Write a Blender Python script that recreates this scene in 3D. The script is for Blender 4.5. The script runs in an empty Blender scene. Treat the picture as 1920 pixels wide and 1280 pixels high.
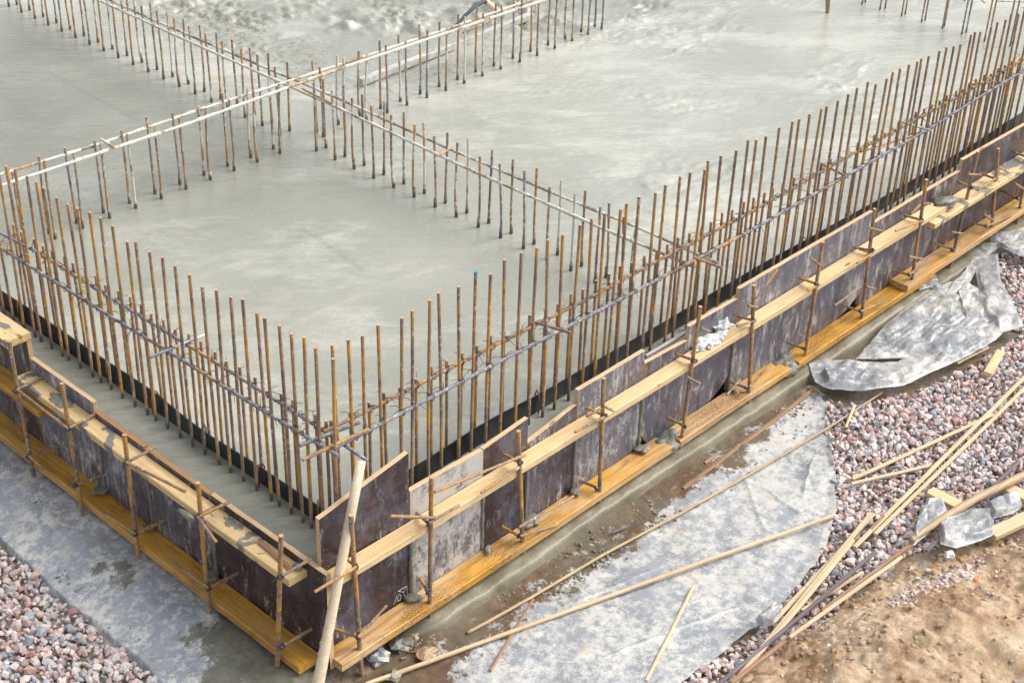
import bpy, math, random
import numpy as np
from mathutils import Vector, Matrix
random.seed(7); rng = np.random.default_rng(11)
SC = bpy.context.scene; COL = SC.collection

# ---------------------------------------------------------------- camera
YAW, PITCH, ROLL, FPX = 0.7406110864569088, 0.5585612156264231, 0.03203108991050961, 2892.8
_f = np.array([math.cos(PITCH)*math.cos(YAW), math.cos(PITCH)*math.sin(YAW), -math.sin(PITCH)])
_r = np.cross(_f, [0, 0, 1]); _r /= np.linalg.norm(_r); _u = np.cross(_r, _f)
RX = _r*math.cos(ROLL)+_u*math.sin(ROLL); UX = -_r*math.sin(ROLL)+_u*math.cos(ROLL)
CAM = np.array([-2.6081, -3.2235, 4.0063])
cd = bpy.data.cameras.new("camera"); cam = bpy.data.objects.new("camera", cd); COL.objects.link(cam)
cam.matrix_world = Matrix([[RX[0], UX[0], -_f[0], CAM[0]], [RX[1], UX[1], -_f[1], CAM[1]], [RX[2], UX[2], -_f[2], CAM[2]], [0, 0, 0, 1]])
cd.sensor_width = 36; cd.lens = FPX/1920*36; cd.clip_end = 500; cd.clip_start = 0.05
cd.dof.use_dof = False
SC.camera = cam
SC.render.resolution_x = 1024; SC.render.resolution_y = 682

# ---------------------------------------------------------------- light: bright overcast
SUN_EL, SUN_AZ = math.radians(52), math.radians(-35)      # azimuth from +X
w = bpy.data.worlds.new("World"); SC.world = w; w.use_nodes = True
nt = w.node_tree; nt.nodes.clear()
sky = nt.nodes.new('ShaderNodeTexSky'); sky.sky_type = 'NISHITA'; sky.sun_disc = False
sky.sun_elevation = SUN_EL; sky.sun_rotation = math.radians(90)-SUN_AZ
sky.air_density = 1.0; sky.dust_density = 4.0; sky.ozone_density = 1.0
hs = nt.nodes.new('ShaderNodeHueSaturation'); hs.inputs['Saturation'].default_value = 0.32
bg = nt.nodes.new('ShaderNodeBackground'); bg.inputs['Strength'].default_value = 0.15
wo = nt.nodes.new('ShaderNodeOutputWorld')
nt.links.new(sky.outputs[0], hs.inputs['Color']); nt.links.new(hs.outputs[0], bg.inputs[0]); nt.links.new(bg.outputs[0], wo.inputs[0])
sd = bpy.data.lights.new("sun", 'SUN'); sd.energy = 1.3; sd.angle = math.radians(38); sd.color = (1, 0.975, 0.94)
so = bpy.data.objects.new("sun", sd); COL.objects.link(so)
dv = Vector((math.cos(SUN_EL)*math.cos(SUN_AZ), math.cos(SUN_EL)*math.sin(SUN_AZ), math.sin(SUN_EL)))
so.rotation_euler = dv.to_track_quat('Z', 'Y').to_euler(); so.location = (0, 0, 10)
SC.view_settings.view_transform = 'Standard'; SC.view_settings.look = 'None'
SC.view_settings.exposure = 0.72; SC.view_settings.gamma = 1

# ---------------------------------------------------------------- helpers
def at(x, y, v=0.0, ax=2):
    """point of the plane axis=v seen at photo pixel x,y (1920 wide)"""
    d = _f+RX*(x-960)/FPX-UX*(y-640)/FPX
    return CAM+d*((v-CAM[ax])/d[ax])

def _h(ix, iy, s):
    n = (ix.astype(np.int64)*374761393+iy.astype(np.int64)*668265263+s*1442695041) & 0xffffffff
    n = ((n ^ (n >> 13))*1274126177) & 0xffffffff
    return ((n ^ (n >> 16)) & 0xffff)/65535.0
def vn(x, y, s=0):
    x = np.asarray(x, float); y = np.asarray(y, float)
    ix = np.floor(x); iy = np.floor(y); fx = x-ix; fy = y-iy
    fx = fx*fx*(3-2*fx); fy = fy*fy*(3-2*fy)
    a = _h(ix, iy, s); b = _h(ix+1, iy, s); c = _h(ix, iy+1, s); d = _h(ix+1, iy+1, s)
    return (a*(1-fx)+b*fx)*(1-fy)+(c*(1-fx)+d*fx)*fy-0.5
def fbm(x, y, s=0, o=4, g=0.5):
    t = 0; a = 1
    for i in range(o):
        t = t+a*vn(x*2**i+i*17.3, y*2**i-i*9.1, s+i); a *= g
    return t
def ss(a, b, x):
    t = np.clip((np.asarray(x, float)-a)/(b-a), 0, 1); return t*t*(3-2*t)

def tag(o, label=None, cat=None, group=None, kind=None):
    if label: o['label'] = label
    if cat: o['category'] = cat
    if group: o['group'] = group
    if kind: o['kind'] = kind
    return o

class MB:
    def __init__(s): s.v = []; s.f = []; s.m = []
    def add(s, vs, fs, mi=0):
        b = len(s.v); s.v += [tuple(map(float, p)) for p in vs]
        s.f += [tuple(i+b for i in f) for f in fs]; s.m += [mi]*len(fs)
    def box(s, lo, hi, mi=0, mats=None):
        x0, y0, z0 = lo; x1, y1, z1 = hi
        v = [(x0, y0, z0), (x1, y0, z0), (x1, y1, z0), (x0, y1, z0), (x0, y0, z1), (x1, y0, z1), (x1, y1, z1), (x0, y1, z1)]
        f = [(0, 3, 2, 1), (4, 5, 6, 7), (0, 1, 5, 4), (1, 2, 6, 5), (2, 3, 7, 6), (3, 0, 4, 7)]
        b = len(s.v); s.v += v
        for k, q in enumerate(f):
            s.f.append(tuple(i+b for i in q)); s.m.append(mats[k] if mats else mi)
    def tube(s, pts, rad, n=8, mi=0, cap=True, flat=1.0):
        P = [np.array(p, float) for p in pts]; R = rad if hasattr(rad, '__len__') else [rad]*len(P)
        t0 = P[1]-P[0]; up = np.array([0, 0, 1.0]) if abs(t0[2]) < 0.9*np.linalg.norm(t0) else np.array([1.0, 0, 0])
        rings = []; a = np.cross(t0, up); a /= np.linalg.norm(a)
        for i, p in enumerate(P):
            t = P[min(i+1, len(P)-1)]-P[max(i-1, 0)]; t /= (np.linalg.norm(t)+1e-12)
            a = a-t*(a@t); a /= np.linalg.norm(a); b = np.cross(t, a)
            rings.append([p+R[i]*(math.cos(2*math.pi*k/n)*a+flat*math.sin(2*math.pi*k/n)*b) for k in range(n)])
        vs = [q for r in rings for q in r]; fs = []
        for i in range(len(P)-1):
            for k in range(n):
                fs.append((i*n+k, i*n+(k+1) % n, (i+1)*n+(k+1) % n, (i+1)*n+k))
        if cap: fs.append(tuple(range(n-1, -1, -1))); fs.append(tuple((len(P)-1)*n+k for k in range(n)))
        s.add(vs, fs, mi)
    def rebar(s, pts, r, pitch=0.009, n=8, mi=0, cake=0, endmi=None):
        """ribbed bar along a polyline; cake = lumpy cement crust"""
        P = [np.array(p, float) for p in pts]; out = []; R = []
        for i in range(len(P)-1):
            L = np.linalg.norm(P[i+1]-P[i]); k = max(2, int(L/(pitch/2)))
            for j in range(k):
                out.append(P[i]+(P[i+1]-P[i])*j/k)
        out.append(P[-1])
        for j in range(len(out)):
            rr = r*(1.10 if j % 2 else 0.92)
            if cake: rr += cake*max(0, random.random()*0.7+vn(j*0.13, 3.1+len(out))*1.6)
            R.append(rr)
        s.tube(out, R, n, mi)
    def blob(s, c, r, mi=0, amp=0.3, seed=0, sub=8):
        n, m = sub*2, sub; vs = []; fs = []
        for j in range(m+1):
            th = math.pi*j/m
            for i in range(n):
                ph = 2*math.pi*i/n
                d = np.array([math.sin(th)*math.cos(ph), math.sin(th)*math.sin(ph), math.cos(th)])
                k = 1+amp*float(fbm(d[0]*1.7+seed*3.1+5, d[1]*1.7+d[2]*2.3-seed, seed, 3))*2
                vs.append((c[0]+d[0]*r[0]*k, c[1]+d[1]*r[1]*k, c[2]+d[2]*r[2]*k))
        for j in range(m):
            for i in range(n):
                fs.append((j*n+i, (j+1)*n+i, (j+1)*n+(i+1) % n, j*n+(i+1) % n))
        s.add(vs, fs, mi)
    def mesh(s, name, mats, smooth=False):
        me = bpy.data.meshes.new(name); me.from_pydata(s.v, [], s.f)
        for m in mats: me.materials.append(m)
        me.polygons.foreach_set('material_index', s.m)
        if smooth: me.polygons.foreach_set('use_smooth', [True]*len(s.f))
        me.update(); return me
    def build(s, name, mats, parent=None, smooth=False, origin=None):
        if not isinstance(mats, (list, tuple)): mats = [mats]
        if origin is not None:
            o0 = np.array(origin, float); s.v = [tuple(np.array(p)-o0) for p in s.v]
        o = bpy.data.objects.new(name, s.mesh(name, mats, smooth)); COL.objects.link(o)
        if parent: o.parent = parent
        if origin is not None: o.location = origin
        return o
def empty(name, loc=(0, 0, 0)):
    e = bpy.data.objects.new(name, None); COL.objects.link(e); e.location = tuple(map(float, loc)); e.empty_display_size = 0.1; return e
def grid_obj(name, X, Y, Z, mat, smooth=True):
    n, m = X.shape; v = np.stack([X, Y, Z], -1).reshape(-1, 3)
    idx = np.arange(n*m).reshape(n, m)
    q = np.stack([idx[:-1, :-1], idx[1:, :-1], idx[1:, 1:], idx[:-1, 1:]], -1).reshape(-1, 4)
    return raw_obj(name, v, q, mat, smooth)
def raw_obj(name, v, q, mat, smooth=True):
    me = bpy.data.meshes.new(name); nf, k = q.shape
    me.vertices.add(len(v)); me.vertices.foreach_set('co', v.astype(np.float32).ravel())
    me.loops.add(nf*k); me.loops.foreach_set('vertex_index', q.astype(np.int32).ravel())
    me.polygons.add(nf); me.polygons.foreach_set('loop_start', np.arange(0, nf*k, k, dtype=np.int32))
    me.polygons.foreach_set('loop_total', np.full(nf, k, dtype=np.int32))
    me.polygons.foreach_set('use_smooth', np.full(nf, smooth))
    me.materials.append(mat); me.update(calc_edges=True); me.validate()
    o = bpy.data.objects.new(name, me); COL.objects.link(o); return o

# ---------------------------------------------------------------- materials
class NT:
    def __init__(s, name):
        s.m = bpy.data.materials.new(name); s.m.use_nodes = True; s.t = s.m.node_tree
        s.b = s.t.nodes['Principled BSDF']; s.tc = s.t.nodes.new('ShaderNodeTexCoord'); s.coord = 'Object'
    def L(s, a, b): s.t.links.new(a, b)
    def mapn(s, scale=(1, 1, 1), rand=False, coord=None, rot=(0, 0, 0)):
        n = s.t.nodes.new('ShaderNodeMapping')
        if any(rot): n.vector_type = 'TEXTURE'; scale = tuple(1/k for k in scale)   # rotate first, then stretch
        n.inputs['Scale'].default_value = scale; n.inputs['Rotation'].default_value = rot
        s.L(s.tc.outputs[coord or s.coord], n.inputs[0])
        if rand:
            oi = s.t.nodes.new('ShaderNodeObjectInfo'); mm = s.t.nodes.new('ShaderNodeMath'); mm.operation = 'MULTIPLY'; mm.inputs[1].default_value = 37.0
            s.L(oi.outputs['Random'], mm.inputs[0]); s.L(mm.outputs[0], n.inputs['Location'])
        return n.outputs[0]
    def noise(s, scale, detail=5, rough=0.55, vec=None, dist=0.0):
        n = s.t.nodes.new('ShaderNodeTexNoise'); n.inputs['Scale'].default_value = scale; n.inputs['Detail'].default_value = detail
        n.inputs['Roughness'].default_value = rough; n.inputs['Distortion'].default_value = dist
        s.L(vec if vec is not None else s.tc.outputs[s.coord], n.inputs['Vector']); return n.outputs['Fac']
    def voro(s, scale, vec=None, feat='F1'):
        n = s.t.nodes.new('ShaderNodeTexVoronoi'); n.inputs['Scale'].default_value = scale; n.feature = feat
        s.L(vec if vec is not None else s.tc.outputs[s.coord], n.inputs['Vector']); return n.outputs['Distance']
    def ramp(s, fac, stops, interp='LINEAR'):
        n = s.t.nodes.new('ShaderNodeValToRGB'); e = n.color_ramp.elements; n.color_ramp.interpolation = interp
        while len(e) > 1: e.remove(e[-1])
        e[0].position = stops[0][0]; e[0].color = (*stops[0][1], 1) if hasattr(stops[0][1], '__len__') else (stops[0][1],)*3+(1,)
        for p, c in stops[1:]:
            k = e.new(p); k.color = (*c, 1) if hasattr(c, '__len__') else (c, c, c, 1)
        s.L(fac, n.inputs[0]); return n.outputs[0]
    def mix(s, f, a, b):
        n = s.t.nodes.new('ShaderNodeMix'); n.data_type = 'RGBA'
        for k, v in ((0, f), (6, a), (7, b)):
            if hasattr(v, 'is_linked') or hasattr(v, 'links'): s.L(v, n.inputs[k])
            elif k == 0: n.inputs[0].default_value = v
            else: n.inputs[k].default_value = (*v, 1)
        return n.outputs[2]
    def math(s, op, a, b=None, c=None):
        n = s.t.nodes.new('ShaderNodeMath'); n.operation = op
        for k, v in enumerate((a, b, c)):
            if v is None: continue
            if isinstance(v, (int, float)): n.inputs[k].default_value = v
            else: s.L(v, n.inputs[k])
        return n.outputs[0]
    def sep(s, coord='Object'):
        n = s.t.nodes.new('ShaderNodeSeparateXYZ'); s.L(s.tc.outputs[coord], n.inputs[0]); return n.outputs
    def pos(s):
        g = s.t.nodes.new('ShaderNodeNewGeometry'); n = s.t.nodes.new('ShaderNodeSeparateXYZ'); s.L(g.outputs['Position'], n.inputs[0]); return n.outputs
    def bump(s, h, strength=0.3, dist=0.005, prev=None):
        n = s.t.nodes.new('ShaderNodeBump'); n.inputs['Strength'].default_value = strength; n.inputs['Distance'].default_value = dist
        s.L(h, n.inputs['Height'])
        if prev is not None: s.L(prev, n.inputs['Normal'])
        s.L(n.outputs[0], s.b.inputs['Normal']); return n.outputs[0]
    def set(s, color=None, rough=None, metal=None, spec=None, coat=None):
        for k, v in (('Base Color', color), ('Roughness', rough), ('Metallic', metal), ('Specular IOR Level', spec), ('Coat Weight', coat)):
            if v is None: continue
            if hasattr(v, 'links'): s.L(v, s.b.inputs[k])
            else: s.b.inputs[k].default_value = (*v, 1) if k == 'Base Color' else v
        return s.m

def m_slab():
    t = NT('wet_concrete')
    a = t.noise(0.55, 6, 0.6, None, 0.4); b = t.noise(4, 7, 0.68); c = t.noise(150, 3, 0.75)
    wet = t.t.nodes.new('ShaderNodeAttribute'); wet.attribute_name = 'wet'  # darkening mask: dull sky reflection and strip shade painted into the concrete colour
    ro = t.t.nodes.new('ShaderNodeAttribute'); ro.attribute_name = 'rough'
    base_c = t.ramp(a, [(0.30, (0.29, 0.293, 0.240)), (0.5, (0.365, 0.367, 0.302)), (0.68, (0.455, 0.447, 0.372))])
    refl_dark = t.ramp(a, [(0.30, (0.165, 0.168, 0.128)), (0.5, (0.215, 0.218, 0.168)), (0.68, (0.27, 0.268, 0.21))])  # darker tone standing in for the dull sky reflection
    col = t.mix(wet.outputs['Fac'], base_c, refl_dark)
    col = t.mix(t.ramp(b, [(0.45, 0.0), (0.75, 0.55)]), col, (0.31, 0.31, 0.25))
    v = t.noise(1.9, 10, 0.76, t.mapn((1, 0.4, 1), rot=(0, 0, 0.9)))      # thin cement milk veils
    vf = t.math('MULTIPLY', t.ramp(v, [(0.50, 0.0), (0.60, 0.6), (0.75, 0.25)]), t.math('SUBTRACT', 1.0, t.math('MULTIPLY', wet.outputs['Fac'], 0.8)))
    col = t.mix(vf, col, (0.58, 0.575, 0.49))
    brush = t.noise(9, 6, 0.72, t.mapn((0.25, 3.2, 1), rot=(0, 0, -0.75)))
    col = t.mix(t.ramp(brush, [(0.38, 0.13), (0.50, 0.0)]), col, (0.22, 0.22, 0.19))
    sp = t.noise(75, 3, 0.8); col = t.mix(t.ramp(sp, [(0.69, 0.0), (0.74, 0.55)]), col, (0.2, 0.2, 0.17))
    col = t.mix(t.ramp(c, [(0.35, 0.40), (0.5, 0.0)]), col, (0.22, 0.215, 0.185))
    g = t.noise(26, 8, 0.8); g2 = t.math('MULTIPLY', t.ramp(g, [(0.47, 0.0), (0.60, 1.0)]), ro.outputs['Fac'])
    col = t.mix(t.math('MULTIPLY', g2, 0.8), col, (0.15, 0.14, 0.10))
    r = t.math('ADD', t.math('MULTIPLY', ro.outputs['Fac'], 0.3), t.ramp(t.noise(1.1, 4, 0.6), [(0.35, 0.10), (0.65, 0.26)]))
    n1 = t.bump(t.noise(16, 4, 0.6, t.mapn((0.35, 1.6, 1), rot=(0, 0, -0.75))), 0.50, 0.014)
    n2 = t.bump(t.noise(70, 4, 0.7, t.mapn((0.6, 1.3, 1), rot=(0, 0, -0.75))), 0.75, 0.005, n1); t.bump(t.noise(330, 2), 0.35, 0.001, n2)
    t.b.inputs['Coat Weight'].default_value = 0.75; t.b.inputs['Coat Roughness'].default_value = 0.07; t.b.inputs['Coat IOR'].default_value = 1.45
    t.L(n2, t.b.inputs['Coat Normal'])
    return t.set(col, r, spec=0.5)
def m_conc(name, c1, c2, rough=0.5, sc=8):
    t = NT(name); col = t.ramp(t.noise(sc, 7, 0.65), [(0.35, c1), (0.65, c2)])
    col = t.mix(t.ramp(t.noise(120, 3), [(0.3, 0.4), (0.5, 0.0)]), col, tuple(x*0.5 for x in c1))
    n = t.bump(t.noise(22, 6, 0.65), 0.5, 0.01); t.bump(t.noise(150, 3), 0.3, 0.002, n)
    return t.set(col, rough)
def m_rust(name, splash=0.0, blue=0.0, cake=0.0, foot=True, ax=(1, 1, 1)):
    t = NT(name); v = t.mapn(tuple(a*0.6 for a in ax), rand=True)
    a = t.noise(9, 5, 0.65, v); b = t.noise(55, 4, 0.7, v)
    col = t.ramp(a, [(0.28, (0.15, 0.12, 0.10)), (0.42, (0.25, 0.175, 0.12)), (0.50, (0.36, 0.225, 0.125)), (0.58, (0.47, 0.26, 0.07)), (0.64, (0.58, 0.29, 0.05)), (0.74, (0.42, 0.29, 0.18))])
    if blue:
        col = t.mix(t.ramp(t.noise(4, 4, 0.6, v), [(0.32+blue*0.3, 1.0), (0.40+blue*0.3, 0.0)]), col, (0.225, 0.235, 0.27))
    col = t.mix(t.ramp(b, [(0.38, 0.45), (0.50, 0.0)]), col, (0.09, 0.07, 0.055))
    if splash:
        s_ = t.noise(80, 3, 0.7, t.mapn((1, 1, 0.7), rand=True)); big = t.noise(6, 3, 0.6, t.mapn((1, 1, 1), rand=True))
        f = t.math('MULTIPLY', t.ramp(s_, [(0.60-splash*0.12, 0.0), (0.64-splash*0.1, 1.0)]), t.ramp(big, [(0.4, 0.1), (0.6, 1.0)]))
        col = t.mix(f, col, (0.55, 0.53, 0.47))
    if cake:
        k = t.noise(5, 5, 0.7, t.mapn((1, 1, 1), rand=True)); col = t.mix(t.ramp(k, [(0.60-cake*0.15, 0.0), (0.64-cake*0.15, 1.0)]), col, (0.60, 0.585, 0.52))
    if foot:   # cement coat left by the pour at the foot of the rod
        z = t.pos()[2]; f = t.math('SUBTRACT', 1.0, t.math('MULTIPLY', t.math('SUBTRACT', t.math('ADD', z, t.math('MULTIPLY', b, 0.05)), 0.475), 60.0)); f.node.use_clamp = True
        col = t.mix(f, col, (0.11, 0.105, 0.085))
    t.bump(t.noise(160, 3, 0.7), 0.5, 0.001)
    return t.set(col, 0.62, 0.15)
def m_ply(name, haze=0.4, smear=0.4, light=0.0, tint=(0.040, 0.024, 0.026), drip=0.0, seed=0):
    """film-faced panel: brown film, bluish haze, cement smears, scratches, drips"""
    t = NT(name); v = t.mapn((1, 1, 1), rand=True)
    base = t.ramp(t.noise(11, 8, 0.75, v), [(0.34, tuple(x*0.4 for x in tint)), (0.52, tint), (0.68, tuple(x*2.4 for x in tint))])
    hz = t.noise(3.6, 10, 0.80, t.mapn((1, 1, 0.65), rand=True))
    base = t.mix(t.ramp(hz, [(0.60-0.22*haze, 0.0), (0.70-0.16*haze, 0.85)]), base, (0.125, 0.125, 0.165))
    st = t.noise(11, 12, 0.88, t.mapn((1.5, 1.5, 0.38), rand=True))
    col = t.mix(t.ramp(st, [(0.63-0.13*smear, 0.0), (0.67-0.11*smear, 0.85)]), base, (0.47, 0.455, 0.43))
    if light:
        cov = t.noise(5, 11, 0.82, t.mapn((1, 1, 0.8), rand=True))
        col = t.mix(t.ramp(cov, [(0.60-0.17*light, 0.0), (0.64-0.15*light, 0.9)]), col, (0.52, 0.50, 0.46))
        col = t.mix(t.ramp(t.noise(16, 9, 0.85, v), [(0.40, 0.9), (0.455, 0.0)]), col, (0.085, 0.085, 0.12))
    for k, rr in enumerate((0.7, -0.5)):
        sc = t.noise(26, 4, 0.9, t.mapn((0.2, 0.2, 2.6), rand=True, rot=(0.0, rr, 0)), 0.25)
        col = t.mix(t.ramp(sc, [(0.675, 0.0), (0.695, 0.75)]), col, (0.58, 0.55, 0.50))
    if drip:
        d = t.noise(10, 5, 0.7, t.mapn((2.2, 2.2, 0.25), rand=True)); col = t.mix(t.ramp(d, [(0.60, 0.0), (0.63, drip)]), col, (0.022, 0.010, 0.010))
    n = t.bump(st, 0.35, 0.003); t.bump(t.noise(70, 6, 0.8), 0.35, 0.0015, n)
    return t.set(col, t.ramp(st, [(0.42, 0.24), (0.60, 0.65)]), spec=0.45)
def m_wood(name, c1, c2, wet=0.0, dirt=0.3, rough=0.55, slurry=0.0):
    """planks are modelled with their length along local X"""
    t = NT(name); v = t.mapn((0.35, 5, 5), rand=True)
    g = t.noise(9, 6, 0.6, v, 0.6); fine = t.noise(70, 4, 0.7, t.mapn((0.12, 2.2, 2.2), rand=True))
    col = t.ramp(g, [(0.3, c1), (0.7, c2)])
    col = t.mix(t.ramp(fine, [(0.35, 0.35), (0.55, 0.0)]), col, tuple(x*0.62 for x in c1))
    if wet:   # soaked orange stain, darker along the grain, and wet sawdust in drifts
        k = t.noise(2.6, 7, 0.7, t.mapn((0.7, 1.8, 1.8), rand=True))
        col = t.mix(t.ramp(k, [(0.60-0.22*wet, 0.0), (0.70-0.16*wet, 0.92)]), col, (0.62, 0.315, 0.035))
        gr = t.noise(30, 6, 0.7, t.mapn((0.08, 1.6, 1.6), rand=True)); col = t.mix(t.ramp(gr, [(0.40, 0.6), (0.54, 0.0)]), col, (0.33, 0.145, 0.02))
        s_ = t.noise(150, 4, 0.85); k2 = t.noise(3.2, 5, 0.7, t.mapn((1, 3.0, 1), rand=True))
        f = t.math('MULTIPLY', t.ramp(s_, [(0.49, 0.0), (0.55, 0.9)]), t.ramp(k2, [(0.50, 0.0), (0.60, 1.0)]))
        col = t.mix(f, col, (0.095, 0.045, 0.018))
    d = t.noise(9, 9, 0.82, t.mapn((1, 1, 1), rand=True))
    col = t.mix(t.ramp(d, [(0.56, 0.0), (0.68, dirt)]), col, (0.24, 0.17, 0.10))
    kn = t.voro(3.4, t.mapn((0.8, 2.2, 2.2), rand=True)); col = t.mix(t.ramp(kn, [(0.05, 0.8), (0.085, 0.0)]), col, (0.22, 0.10, 0.04))
    sp = t.noise(170, 2, 0.6, t.mapn((1, 1, 1), rand=True)); col = t.mix(t.ramp(sp, [(0.66, 0.0), (0.72, 0.7)]), col, (0.18, 0.12, 0.06))
    if slurry:
        sl = t.noise(6.5, 5, 0.6, t.mapn((0.8, 1, 1), rand=True), 0.6)
        col = t.mix(t.ramp(sl, [(0.66-0.12*slurry, 0.0), (0.675-0.12*slurry, 1.0)]), col, (0.20, 0.195, 0.165))
    t.bump(g, 0.15, 0.003)
    return t.set(col, rough-0.12*wet)
def m_flat(name, c, rough=0.5, metal=0.0, var=0.25, sc=20):
    t = NT(name); col = t.ramp(t.noise(sc, 5, 0.65, t.mapn((1, 1, 1), rand=True)), [(0.3, tuple(x*(1-var) for x in c)), (0.7, tuple(min(1, x*(1+var)) for x in c))])
    t.bump(t.noise(sc*5, 3), 0.2, 0.001)
    return t.set(col, rough, metal)
def m_film(name, mudc, attr=True, dust=0.5, alpha=0):
    """polythene sheet with dried cement dust and wet mud"""
    t = NT(name)
    base = t.ramp(t.noise(3, 6, 0.65), [(0.3, (0.22, 0.245, 0.275)), (0.7, (0.37, 0.39, 0.415))])
    big = t.noise(2.6, 5, 0.65); d = t.noise(24, 12, 0.86)
    dd = t.math('ADD', t.math('MULTIPLY', big, 0.40), t.math('MULTIPLY', d, 0.75))
    col = t.mix(t.ramp(dd, [(0.62-0.09*dust, 0.0), (0.69-0.08*dust, 0.92)]), base, (0.62, 0.605, 0.555))
    tn = t.noise(7, 9, 0.8); col = t.mix(t.ramp(tn, [(0.55, 0.0), (0.64, 0.55)]), col, (0.55, 0.44, 0.30))
    col = t.mix(t.ramp(t.noise(90, 4, 0.8), [(0.34, 0.45), (0.44, 0.0)]), col, (0.16, 0.15, 0.13))
    a = t.t.nodes.new('ShaderNodeAttribute'); a.attribute_name = 'mud'
    f = t.math('ADD', a.outputs['Fac'], t.math('MULTIPLY', t.math('SUBTRACT', t.noise(8, 10, 0.8), 0.5), 1.7))
    mf = t.ramp(f, [(0.46, 0.0), (0.54, 1.0)])
    mcol = t.ramp(t.noise(9, 9, 0.78), [(0.35, tuple(x*0.6 for x in mudc)), (0.5, mudc), (0.62, tuple(x*1.4 for x in mudc))])
    mcol = t.mix(t.ramp(t.noise(2.5, 5, 0.6), [(0.48, 0.0), (0.6, 0.7)]), mcol, (0.15, 0.135, 0.095))
    col = t.mix(mf, col, mcol)
    n = t.bump(t.noise(8, 5, 0.6, None, 0.8), 0.25, 0.012); n = t.bump(t.noise(45, 5, 0.7), 0.3, 0.004, n); 
    if alpha: t.L(t.ramp(t.noise(7, 6, 0.7), [(0.4, alpha), (0.6, 0.96)]), t.b.inputs['Alpha'])
    return t.set(col, t.ramp(t.noise(6, 4), [(0.35, 0.12), (0.65, 0.34)]), spec=0.6)
def m_ground():
    t = NT('muddy_ground')
    a = t.noise(3.2, 9, 0.75); b = t.noise(9, 10, 0.82)
    col = t.ramp(a, [(0.36, (0.13, 0.115, 0.08)), (0.5, (0.20, 0.155, 0.10)), (0.62, (0.25, 0.14, 0.07))])
    col = t.mix(t.ramp(b, [(0.5, 0.0), (0.62, 0.85)]), col, (0.30, 0.31, 0.32))
    col = t.mix(t.ramp(t.noise(40, 5, 0.75), [(0.36, 0.7), (0.48, 0.0)]), col, (0.07, 0.055, 0.035))
    n = t.bump(t.noise(14, 7, 0.7), 0.6, 0.012); t.bump(t.noise(90, 4, 0.7), 0.4, 0.003, n)
    return t.set(col, t.ramp(t.noise(4, 4), [(0.4, 0.16), (0.62, 0.5)]))
def m_clay():
    t = NT('yellow_brown_clay')
    col = t.ramp(t.noise(3.5, 10, 0.76), [(0.34, (0.26, 0.14, 0.07)), (0.43, (0.42, 0.26, 0.145)), (0.52, (0.54, 0.39, 0.25)), (0.62, (0.63, 0.51, 0.36))])
    col = t.mix(t.ramp(t.noise(5, 9, 0.8), [(0.54, 0.0), (0.62, 0.65)]), col, (0.27, 0.22, 0.10))
    col = t.mix(t.ramp(t.noise(4.3, 9, 0.82, t.mapn((1, 1, 1.0001), rot=(0, 0, 1))), [(0.60, 0.0), (0.66, 0.7)]), col, (0.30, 0.17, 0.15))
    col = t.mix(t.ramp(t.noise(45, 8, 0.85), [(0.38, 0.65), (0.46, 0.0)]), col, (0.13, 0.085, 0.045))
    n = t.bump(t.noise(12, 10, 0.75), 0.8, 0.022); t.bump(t.noise(110, 4, 0.7), 0.6, 0.003, n)
    return t.set(col, t.ramp(t.noise(6, 5), [(0.4, 0.35), (0.6, 0.7)]))
def m_stone():
    t = NT('crushed_granite'); a = t.t.nodes.new('ShaderNodeAttribute'); a.attribute_name = 'tone'
    col = t.ramp(a.outputs['Fac'], [(0.0, (0.554, 0.389, 0.352)), (0.15, (0.653, 0.505, 0.464)), (0.32, (0.455, 0.330, 0.317)), (0.44, (0.594, 0.545, 0.517)), (0.58, (0.337, 0.359, 0.401)), (0.70, (0.733, 0.621, 0.576)), (0.84, (0.495, 0.476, 0.460)), (0.94, (0.416, 0.233, 0.195)), (0.98, (0.218, 0.233, 0.273))], 'CONSTANT')
    col = t.mix(t.ramp(t.noise(160, 3, 0.7), [(0.36, 0.5), (0.5, 0.0)]), col, (0.2, 0.16, 0.15))
    col = t.mix(t.ramp(t.noise(60, 4, 0.7), [(0.55, 0.0), (0.68, 0.5)]), col, (0.62, 0.57, 0.54))
    t.bump(t.noise(130, 4, 0.7), 0.35, 0.002)
    return t.set(col, 0.6)

M = {}
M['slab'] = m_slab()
M['ledge'] = m_conc('lean_concrete', (0.15, 0.13, 0.085), (0.285, 0.26, 0.185), 0.4, 6)
M['leak'] = m_conc('leaked_cement', (0.15, 0.145, 0.115), (0.27, 0.265, 0.22), 0.4, 14)
M['mud'] = m_conc('grey_slurry', (0.15, 0.145, 0.115), (0.25, 0.245, 0.20), 0.35, 9)
M['rod'] = m_rust('rusty_rebar', 0.15)
M['rod_in'] = m_rust('splashed_rebar', 0.8, blue=0.28)
M['rod_cake'] = m_rust('cement_coated_rebar', 0.8, cake=0.75)
M['bar_blue'] = m_rust('bluish_rebar', 0.3, blue=0.66, foot=False)
M['bar_rust'] = m_rust('orange_rebar', 0.1, foot=False)
M['bar_cake'] = m_rust('cement_caked_rebar', 0.6, cake=1.25, foot=False)
M['bar_half'] = m_rust('half_caked_rebar', 0.6, cake=0.75, blue=0.4, foot=False)
M['stake'] = m_rust('stake_steel', 0.1, foot=False)
M['cut'] = m_flat('cut_steel_end', (0.55, 0.36, 0.20), 0.5, 0.2)
M['weld'] = m_flat('weld_bead', (0.085, 0.075, 0.10), 0.35, 0.5, 0.4, 90)
M['wire'] = m_flat('tie_wire', (0.10, 0.055, 0.035), 0.5, 0.4)
M['clip'] = m_flat('rusty_clip_wire', (0.16, 0.095, 0.035), 0.5, 0.3)
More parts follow.
